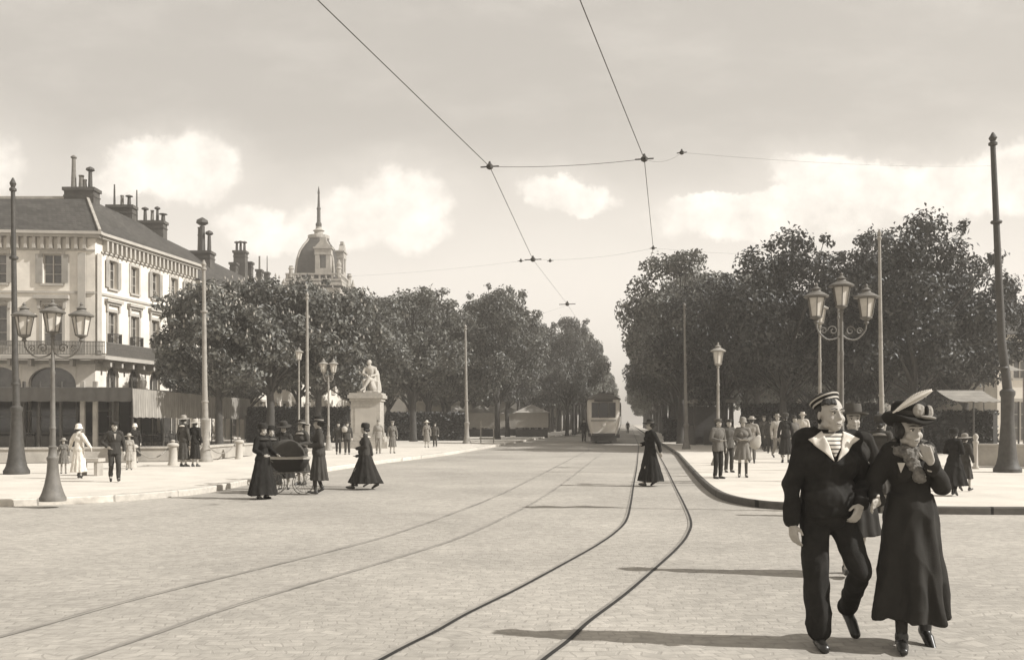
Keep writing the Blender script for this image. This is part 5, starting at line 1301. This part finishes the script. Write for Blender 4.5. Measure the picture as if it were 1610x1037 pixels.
# --- left pavement
PP('woman in a long white dress and white hat with her arms spread', 124, 752, 668, rz=2.8, fem=True, coat='dress', top=.62, hem=.22, hr=.26, hat='cloche', hatv=.7, arms=('out', 'out'), legs='walkL', st=.1, legv=.03)
PP('man in a dark three piece suit walking on the left pavement', 180, 757, 664, rz=.5, top=.045, bottom=.045, hat='cap', hatv=.04, shirt=.35, legs='walkL', st=.2, arms=('hip', 'down'), head=(.3, 0))
PP('small child in grey beside the woman in white', 100, 744, 690, rz=.4, fem=True, coat='dress', top=.14, hem=.5, hr=.25, hat='brim', hatv=.3, legv=.25)
PP('pale hatted child in light clothes leaning on the first bollard', 203, 738, 683, rz=.3, fem=True, coat='dress', top=.3, hem=.45, hr=.24, hat='brim', hatv=.4)
PP('woman in dark clothes with a pale hat behind the garden wall', 212, 727, 667, rz=.3, fem=True, coat='coat', top=.03, hem=.3, hat='cloche', hatv=.6)
PP('woman with a white shawl collar, left one of the couple by the grey pole', 289, 733, 655, rz=2.7, fem=True, coat='coat', top=.06, hem=.25, hr=.2, hat='brim', hatv=.3, collar=.7)
PP('person in black with a pale hat, right one of the couple by the grey pole', 307, 733, 661, rz=2.9, fem=True, coat='coat', top=.022, hem=.3, hr=.2, hat='brim', hatv=.4)
# white bag carried by the patterned woman
bpz = gp(1189, 752, PV); q = MB(); q.lathe([(.02, -.2), (.10, -.18), (.15, -.08), (.13, .03), (.07, .12), (.03, .19)], 9, (bpz.x, bpz.y, Z(694, bpz.y)), sy=.3, M=Matrix.Rotation(.5, 3, 'Y'))
tag(q.build('bag', M_canvasw, None, True, loc=(bpz.x, bpz.y, Z(710, bpz.y))), 'large white rounded bag held at the side of the woman in the patterned coat', 'bag')
q = MB(); bz = gp(532, 714, PV); q.lathe([(.05, -.12), (.12, -.1), (.14, .05), (.05, .15)], 12, (bz.x+.3, bz.y-.1, 1.25)); tag(q.build('bundle', M_canvasw, None, True, loc=(bz.x+.3, bz.y-.1, 1.12)), 'pale bundle carried by the man left of the statue', 'bundle')
# --- pram
pg_ = gp(455, 775, 0); r = thing('pram', 'large dark pram with a raised hood and thin spoked wheels', 'pram', (0, 0, 0))
q = MB(); rings = []
for t_, w_, l_ in ((0, .12, .30), (.3, .2, .42), (.7, .24, .50), (1.0, .26, .54)):
    rings.append([V(l_*math.copysign(abs(math.cos(a))**.8, math.cos(a)), w_*math.copysign(abs(math.sin(a))**.8, math.sin(a)), .55+.32*t_) for a in [2*PI*k/24 for k in range(24)]])
q.loft(rings); q.build('body', cloth(.03), r, True)
q = MB(); q.loft([[p*1.0+V(0, 0, .0) for p in [V(.56*math.cos(2*PI*k/24), .275*math.sin(2*PI*k/24), .87) for k in range(24)]], [V(.56*math.cos(2*PI*k/24), .275*math.sin(2*PI*k/24), .93) for k in range(24)]]); q.build('rim', cloth(.38), r)
q = MB(); vs = []; fs_ = []; na, nb = 10, 14    # fan hood of ribs
for i in range(na+1):
    a = R(5+i*14.5)
    for j in range(nb+1):
        b = PI*j/nb; vs.append(V(-.06+.48*math.cos(a)*math.sin(b)**.6, .28*math.cos(b), .93+.44*math.sin(a)*math.sin(b)**.7+(.012 if i % 2 else 0)))
for i in range(na):
    for j in range(nb): k_ = i*(nb+1)+j; fs_.append((k_, k_+1, k_+nb+2, k_+nb+1))
q.add(vs, fs_); hd = q.build('hood', cloth(.06), r, True)
for wx in (-.36, .38):
    for wy in (-.27, .27):
        q = MB(); c = V(wx, wy, .27); n = 28; q.tube([c+V(.27*math.cos(2*PI*k/n), 0, .27*math.sin(2*PI*k/n)) for k in range(n+1)], .011, 6, cap=False); wh = q.build('wheel', M_ironm, r)
        q = MB()
        for k_ in range(10): q.tube([c, c+V(.262*math.cos(2*PI*k_/10), 0, .262*math.sin(2*PI*k_/10))], .003, 4)
        q.lathe([(.025, -.03), (.025, .03)], 8, c, M=Matrix.Rotation(R(90), 3, 'X')); q.build('spokes', M_ironm, wh)
q = MB()
for wy in (-.24, .24): q.tube([V(-.36, wy, .27), V(-.45, wy, .45), V(-.2, wy, .53), V(.2, wy, .53), V(.47, wy, .45), V(.38, wy, .27)], .010, 6)
for wx in (-.36, .38): q.tube([V(wx, -.27, .27), V(wx, .27, .27)], .010, 6)
q.build('spring_frame', M_ironm, r)
q = MB(); q.tube([V(-.4, -.2, .8), V(-.7, -.2, 1.0), V(-.74, 0, 1.02), V(-.7, .2, 1.0), V(-.4, .2, .8)], .012, 6); q.build('handle', M_ironm, r)
r.location = pg_; r.rotation_euler = (0, 0, .12); r.scale = (.82, .9, .86)
# ================================================================== the sailor and the woman in front
# sailor: walks towards the camera, weight on his right leg, left leg swinging from behind
M_navy = mat('navy_serge', .021, rough=.9, var=.3, scale=9, bump=.35, bscale=180, spec=.2)
def sailor():
    r = thing('person', 'sailor with a wide pale collar and striped undershirt walking arm in arm, in front', 'person', (0, 0, 0))
    arm = {-1: (V(-.245, .03, 1.11), V(-.255, -.02, .85), V(.08, -.15, -1)), 1: (V(.28, .08, 1.13), V(.165, -.14, .985), V(-.45, -.30, -.8))}
    LG = {-1: (V(-.105, -.05, .50), V(-.075, -.04, .085), V(-.18, -1, -.08)), 1: (V(.18, -.10, .53), V(.245, .24, .22), V(.10, -.55, -.9))}
    hc = V(.005, -.03, 1.588)
    q = MB(); torso(q, False, -.012); q.rc(V(0, .015, 1.39), hc+V(0, .02, -.05), .062, .057, 14)
    Mh, p = headmesh(q, hc, R(13), R(-3), 1.04, False)
    for sgn in (-1, 1):
        e, w, d = arm[sgn]; q.rc(V(sgn*.15, .01, 1.365), e, .045, .036, 12); q.rc(e, w, .04, .027, 12)
    hand(q, arm[-1][1], arm[-1][2], (.35, -1, 0), 1.0, .55, n=V(1, .35, 0)); hand(q, arm[1][1], arm[1][2], (-.2, -.2, 1), 1.0, .8, n=V(-.3, 1, 0))
    for sgn in (-1, 1): kn, an, fd = LG[sgn]; q.rc(V(sgn*.09, .01, .86), kn, .062, .044, 12); q.rc(kn, an, .044, .034, 12)
    remesh(q, 'body', M_skin, r, .0058, 3)
    facebits(r, None, hc, Mh, p, 1.04, smile=True)
    q = MB(); torso(q, False, .026); q.ell((0, 0, 1.28), (.195, .145, .15)); q.ell((0, -.02, 1.02), (.175, .14, .12)); q.rc(V(-.13, .01, 1.375), V(.13, .01, 1.375), .078, .078, 12)
    for sgn in (-1, 1):
        e, w, d = arm[sgn]; q.rc(V(sgn*.155, .01, 1.365), e, .078, .062, 12); q.rc(e, e.lerp(w, .9), .060, .048, 12)
    q.loft(skirt_rings(1.08, .90, .165, .185, amp=.01, ry=.8, m=5))
    bl = remesh(q, 'blouse', M_navy, r, .0085, 2, amp=.026, fs=9, fz=.7, seed=3)
    q = MB(); q.ell((0, .01, .91), (.175, .128, .12))
    kn, an, fd = LG[-1]; q.rc(V(-.088, .01, .87), kn, .098, .080, 14); q.rc(kn, an+V(0, .01, .03), .080, .083, 14)
    kn, an, fd = LG[1]; q.rc(V(.088, .01, .87), kn, .098, .068, 14); q.rc(kn, an+V(-.005, .01, -.01), .066, .060, 14)
    remesh(q, 'trousers', M_navy, r, .009, 2, amp=.017, fs=9, fz=.6, seed=9)
    for sgn in (-1, 1): q = MB(); kn, an, fd = LG[sgn]; shoe(q, an, fd); remesh(q, 'shoe', M_shoe, r, .007, 1)
    # collar lies on the blouse
    bv = BVHTree.FromPolygons([v.co.copy() for v in bl.data.vertices], [tuple(f.vertices) for f in bl.data.polygons])
    def drape(tris, name, m, off_, parent, nseg=12, back=False):
        vs = []; fs = []
        for A_, B_, C_ in tris:
            idx = {}
            for i in range(nseg+1):
                for j in range(nseg+1-i):
                    a = i/nseg; b = j/nseg; x = A_[0]+(B_[0]-A_[0])*a+(C_[0]-A_[0])*b; z = A_[1]+(B_[1]-A_[1])*a+(C_[1]-A_[1])*b
                    dr = 1 if not back else -1
                    h = bv.ray_cast(V(x, -dr, z), V(0, dr, 0)); y = (h[0].y if h[0] is not None else (.0))
                    idx[i, j] = len(vs); vs.append(V(x, y-dr*off_, z))
            for i in range(nseg):
                for j in range(nseg-i):
                    fs.append((idx[i, j], idx[i+1, j], idx[i, j+1]))
                    if j < nseg-i-1: fs.append((idx[i+1, j], idx[i+1, j+1], idx[i, j+1]))
        q = MB(); q.add(vs, fs); o = q.build(name, m, parent, True, normals=False)
        sd_ = o.modifiers.new('s', 'SOLIDIFY'); sd_.thickness = .007; sd_.offset = 0; bake(o); o.data.polygons.foreach_set('use_smooth', [True]*len(o.data.polygons)); return o
    M_str = stripemat('striped_undershirt', .62, .10, 36, 2, sharp=.08, duty=.62); M_col = mat('pale_sailor_collar', .60, var=.08, scale=4, bump=.1, bscale=60)
    drape([((-.085, 1.46), (.085, 1.46), (-.015, 1.30)), ], 'undershirt', M_str, .007, r)
    q = MB(); q.rc(V(0, .0, 1.415), V(0, -.004, 1.452), .074, .066, 20); remesh(q, 'undershirt_neck', M_str, r, .007, 1)
    cl = drape([((-.170, 1.42), (-.07, 1.475), (-.025, 1.275)), ((.18, 1.425), (-.005, 1.275), (.072, 1.475)), ], 'collar', M_col, .013, r)
    drape([((-.185, 1.42), (.19, 1.42), (-.18, 1.17)), ((.19, 1.42), (.18, 1.17), (-.18, 1.17))], 'collar_flap', M_col, .012, r, back=True)
    # hair, cap
    q = MB(); q.ell(p(0, .03, .035), (.085, .085, .082), Mh); q.ell(p(0, .055, -.02), (.07, .048, .05), Mh)
    for i in range(5):
        a = -1.25+i*.28; q.rc(p(.06*math.sin(a), -.035*math.cos(a)-.01, .09), p(.078*math.sin(a), -.072*math.cos(a), .066+.006*(i % 2)), .016, .010, 8)
    remesh(q, 'hair', M_hair, r, .006, 1, amp=.004, fs=45)
    cm = Mh @ Matrix.Rotation(-.42, 3, 'X') @ Matrix.Rotation(-.16, 3, 'Y'); cc = p(0, .026, .050)
    q = MB(); q.lathe([(.084, .018), (.090, .025), (.0915, .045), (.099, .054), (.101, .064), (.094, .077), (.070, .088), (.035, .094), (.005, .095)], 28, cc, M=cm); cp = q.build('cap', M_navy, r, smooth=True)
    q = MB(); q.lathe([(.0885, .026), (.0908, .028), (.0915, .040), (.0895, .042)], 28, cc, M=cm); q.build('cap_band', cloth(.42), cp, True)
    q = MB(); q.lathe([(.0995, .056), (.1030, .059), (.1030, .065), (.099, .068)], 28, cc, M=cm); q.build('cap_piping', cloth(.42), cp, True)
    q = MB(); q.ell(cc+cm @ V(0, 0, .100), (.022, .022, .016)); q.build('pompom', cloth(.12), cp, True)
    return r
sa = sailor(); sa.location = (X(1302, 6.56), 6.56, 0); sa.rotation_euler = (0, 0, R(4)); sa.scale = (1.02, 1.02, 1.0)
def lady():
    r = thing('person', 'foremost woman in a long dark coat and plumed hat, raising a hand to her mouth', 'person', (0, 0, 0))
    ME = cloth(.032)
    arm = {-1: (V(-.245, .05, 1.10), V(-.26, -.14, .98), V(-.55, -.6, -.1)), 1: (V(.185, -.05, 1.07), V(.055, -.215, 1.235), V(-.40, -.12, .95))}
    # her right arm is linked with the sailor, her left hand is raised to her mouth
    LG = {-1: (V(-.075, -.03, .47), V(-.10, -.11, .10), V(-.25, -1, -.18)), 1: (V(.10, -.0, .47), V(.145, .13, .13), V(.05, -.8, -.7))}
    hc = V(-.025, -.04, 1.445)
    q = MB(); torso_s = Matrix.Scale(.93, 3, V(0, 0, 1))
    q2 = MB(); torso(q2, True, -.012); q2.v = [torso_s @ v_ for v_ in q2.v]; q.add(q2.v, q2.f)
    q.rc(V(0, .01, 1.30), hc+V(0, .02, -.05), .052, .048, 14)
    Mh, p = headmesh(q, hc, R(14), R(3), 1.0, True)
    for sgn in (-1, 1): e, w, d = arm[sgn]; q.rc(V(sgn*.12, .01, 1.27), e, .038, .030, 12); q.rc(e, w, .030, .024, 12)
    hand(q, arm[-1][1], arm[-1][2], (.3, -.2, 1), .95, .7, n=V(.6, .5, -.6)); hand(q, arm[1][1], arm[1][2], (-.5, .4, .2), .92, 1.15, n=V(.2, .8, .3))
    for sgn in (-1, 1): kn, an, fd = LG[sgn]; q.rc(V(sgn*.085, .01, .83), kn, .078, .052, 12); q.rc(kn, an, .050, .034, 12)
    remesh(q, 'body', M_skin, r, .0058, 3); facebits(r, None, hc, Mh, p, 1.0)
    q = MB(); q2 = MB(); torso(q2, True, .012); q2.v = [torso_s @ v_ for v_ in q2.v]; q.add(q2.v, q2.f)
    q.rc(V(-.10, .01, 1.275), V(.10, .01, 1.275), .075, .075, 12)
    for sgn in (-1, 1): e, w, d = arm[sgn]; q.rc(V(sgn*.12, .01, 1.27), e, .070, .058, 12); q.rc(e, e.lerp(w, .88), .056, .046, 12)
    q.loft(skirt_rings(1.02, .20, .145, .235, (0, 0), (.005, .0), folds=7, amp=.030, ry=.8, ry1=.95, m=16, seed=2.2, n=72, power=.8))
    remesh(q, 'coat', ME, r, .0085, 2, amp=.026, fs=8, fz=.4, seed=5)
    q = MB(); q.lathe([(.172, .995), (.178, 1.0), (.178, 1.045), (.168, 1.05)], 36, sy=.84); 
    for sgn in (-1, 1): q = MB(); kn, an, fd = LG[sgn]; shoe(q, an, fd, True); q.rc(an+V(0, .02, -.05), an+V(0, .03, -.085), .018, .014, 8); remesh(q, 'shoe', M_shoe, r, .0065, 1)
    q = MB()
    for sgn in (-1, 1): kn, an, fd = LG[sgn]; q.rc(kn, an, .054, .038, 12)
    remesh(q, 'stockings', cloth(.04), r, .008, 1)
    # grey fur collar round the neck with hanging ends
    q = MB()
    for k in range(22):
        a = 2*PI*k/22; q.ell((.115*math.cos(a), .015+.105*math.sin(a), 1.325-.03*math.sin(a)*-1), .040, None, 10, 7)
    for k in range(6): q.ell((-.055+.012*k, -.11-.008*k, 1.29-.03*k), (.045, .03, .035), None, 10, 7)
    M_fur = mat('grey_fur', .20, rough=.95, var=.45, scale=30, bump=.8, bscale=140)
    remesh(q, 'fur_collar', M_fur, r, .008, 1, amp=.014, fs=34)
    q = MB(); q.slab([V(-.13, -.115, 1.235), V(-.09, -.145, 1.235), V(-.115, -.135, 1.17)], .008, (0, -1, 0)); q.build('scarf_end', cloth(.55), r)
    # pale frill at the raised cuff
    e, w, d = arm[1]; q = MB(); dd = (w-e).normalized(); 
    for k in range(12):
        a = 2*PI*k/12; o_ = dd.orthogonal().normalized(); b_ = dd.cross(o_); q.ell(e.lerp(w, .90)+(o_*math.cos(a)+b_*math.sin(a))*.034, .014, None, 8, 6)
    remesh(q, 'cuff_frill', cloth(.5), r, .007, 1, amp=.006, fs=50)
    # hair and the big hat
    q = MB(); q.ell(p(0, .03, .03), (.086, .09, .082), Mh); 
    for sg in (-1, 1): q.ell(p(sg*.07, .005, -.005), (.024, .05, .05), Mh)
    q.ell(p(0, .085, -.03), .05, Mh); q.rc(p(-.05, -.065, .07), p(.05, -.065, .07), .022, .022, 8); remesh(q, 'hair', M_hair, r, .006, 1, amp=.005, fs=45)
    hm_ = Mh @ Matrix.Rotation(-.08, 3, 'X') @ Matrix.Rotation(.10, 3, 'Y'); cc = p(0, .01, .055)
    q = MB(); n = 40; prof = [(.09, -.01), (.165, .0), (.175, .012), (.168, .024), (.112, .03), (.120, .07), (.118, .11), (.09, .135), (.04, .145), (.005, .146)]
    o0 = len(q.v); q.lathe(prof, n, cc, M=hm_)
    for i in range(len(prof)):
        for k in range(n):
            a = 2*PI*k/n
            if prof[i][0] > .15: q.v[i*n+k] += hm_ @ V(0, 0, .028*math.cos(a*2)+.03*max(0, math.cos(a)))
    ht = q.build('hat', cloth(.03), r, smooth=True)
    q = MB(); q.lathe([(.116, .032), (.1245, .035), (.1265, .062), (.120, .066)], n, cc, M=hm_); q.build('hat_ribbon', cloth(.06), ht, True)
    # pale round bow with a dark centre at the front
    bc = cc+hm_ @ V(.03, -.118, .07)
    q = MB(); q.ell(bc+hm_ @ V(-.035, .0, .0), (.046, .022, .045), hm_); q.ell(bc+hm_ @ V(.042, .012, .0), (.034, .022, .045), hm_); remesh(q, 'bow', cloth(.33), ht, .006, 1, amp=.005, fs=45)
    q = MB(); q.ell(bc+hm_ @ V(.01, -.012, .0), (.014, .022, .038), hm_); q.build('bow_knot', cloth(.03), ht, True)
    q = MB(); q.ell(cc+hm_ @ V(.045, -.145, .03), (.06, .028, .013), hm_); q.build('brim_trim', cloth(.25), ht, True)
    # plume: long pale feather sweeping up to the right
    q = MB(); a0 = cc+V(-.15, -.135, .060); a1 = cc+V(.105, -.125, .205); ax_ = a1-a0; n_ = 26; ctr = []
    for i in range(n_+1):
        t = i/n_; ctr.append(a0+ax_*t+V(0, 0, .012*math.sin(PI*t)))
    q.tube(ctr, [.005+.027*math.sin(PI*min(1, .12+.86*(i/n_)))**.8*(.35+.65*i/n_) for i in range(n_+1)], 10, flat=.55)
    for i in range(2, n_): 
        for sg in (-1, 1): 
            t = i/n_; w_ = .038*math.sin(PI*min(1, .1+.88*t))*(.4+.6*t); nrm = ax_.normalized().cross(V(0, 1, 0)); q.tube([ctr[i], ctr[i]+nrm*sg*w_*.7+ax_*.03, ctr[i]+nrm*sg*w_+ax_*.06+V(0, sg*.005, -.002)], [.006, .005, .002], 5)
    q.build('plume', cloth(.6), ht, True)
    return r
la = lady(); la.location = (X(1432, 6.52), 6.52, 0); la.rotation_euler = (0, 0, R(-3)); la.scale = (1.0, 1.0, 1.025)
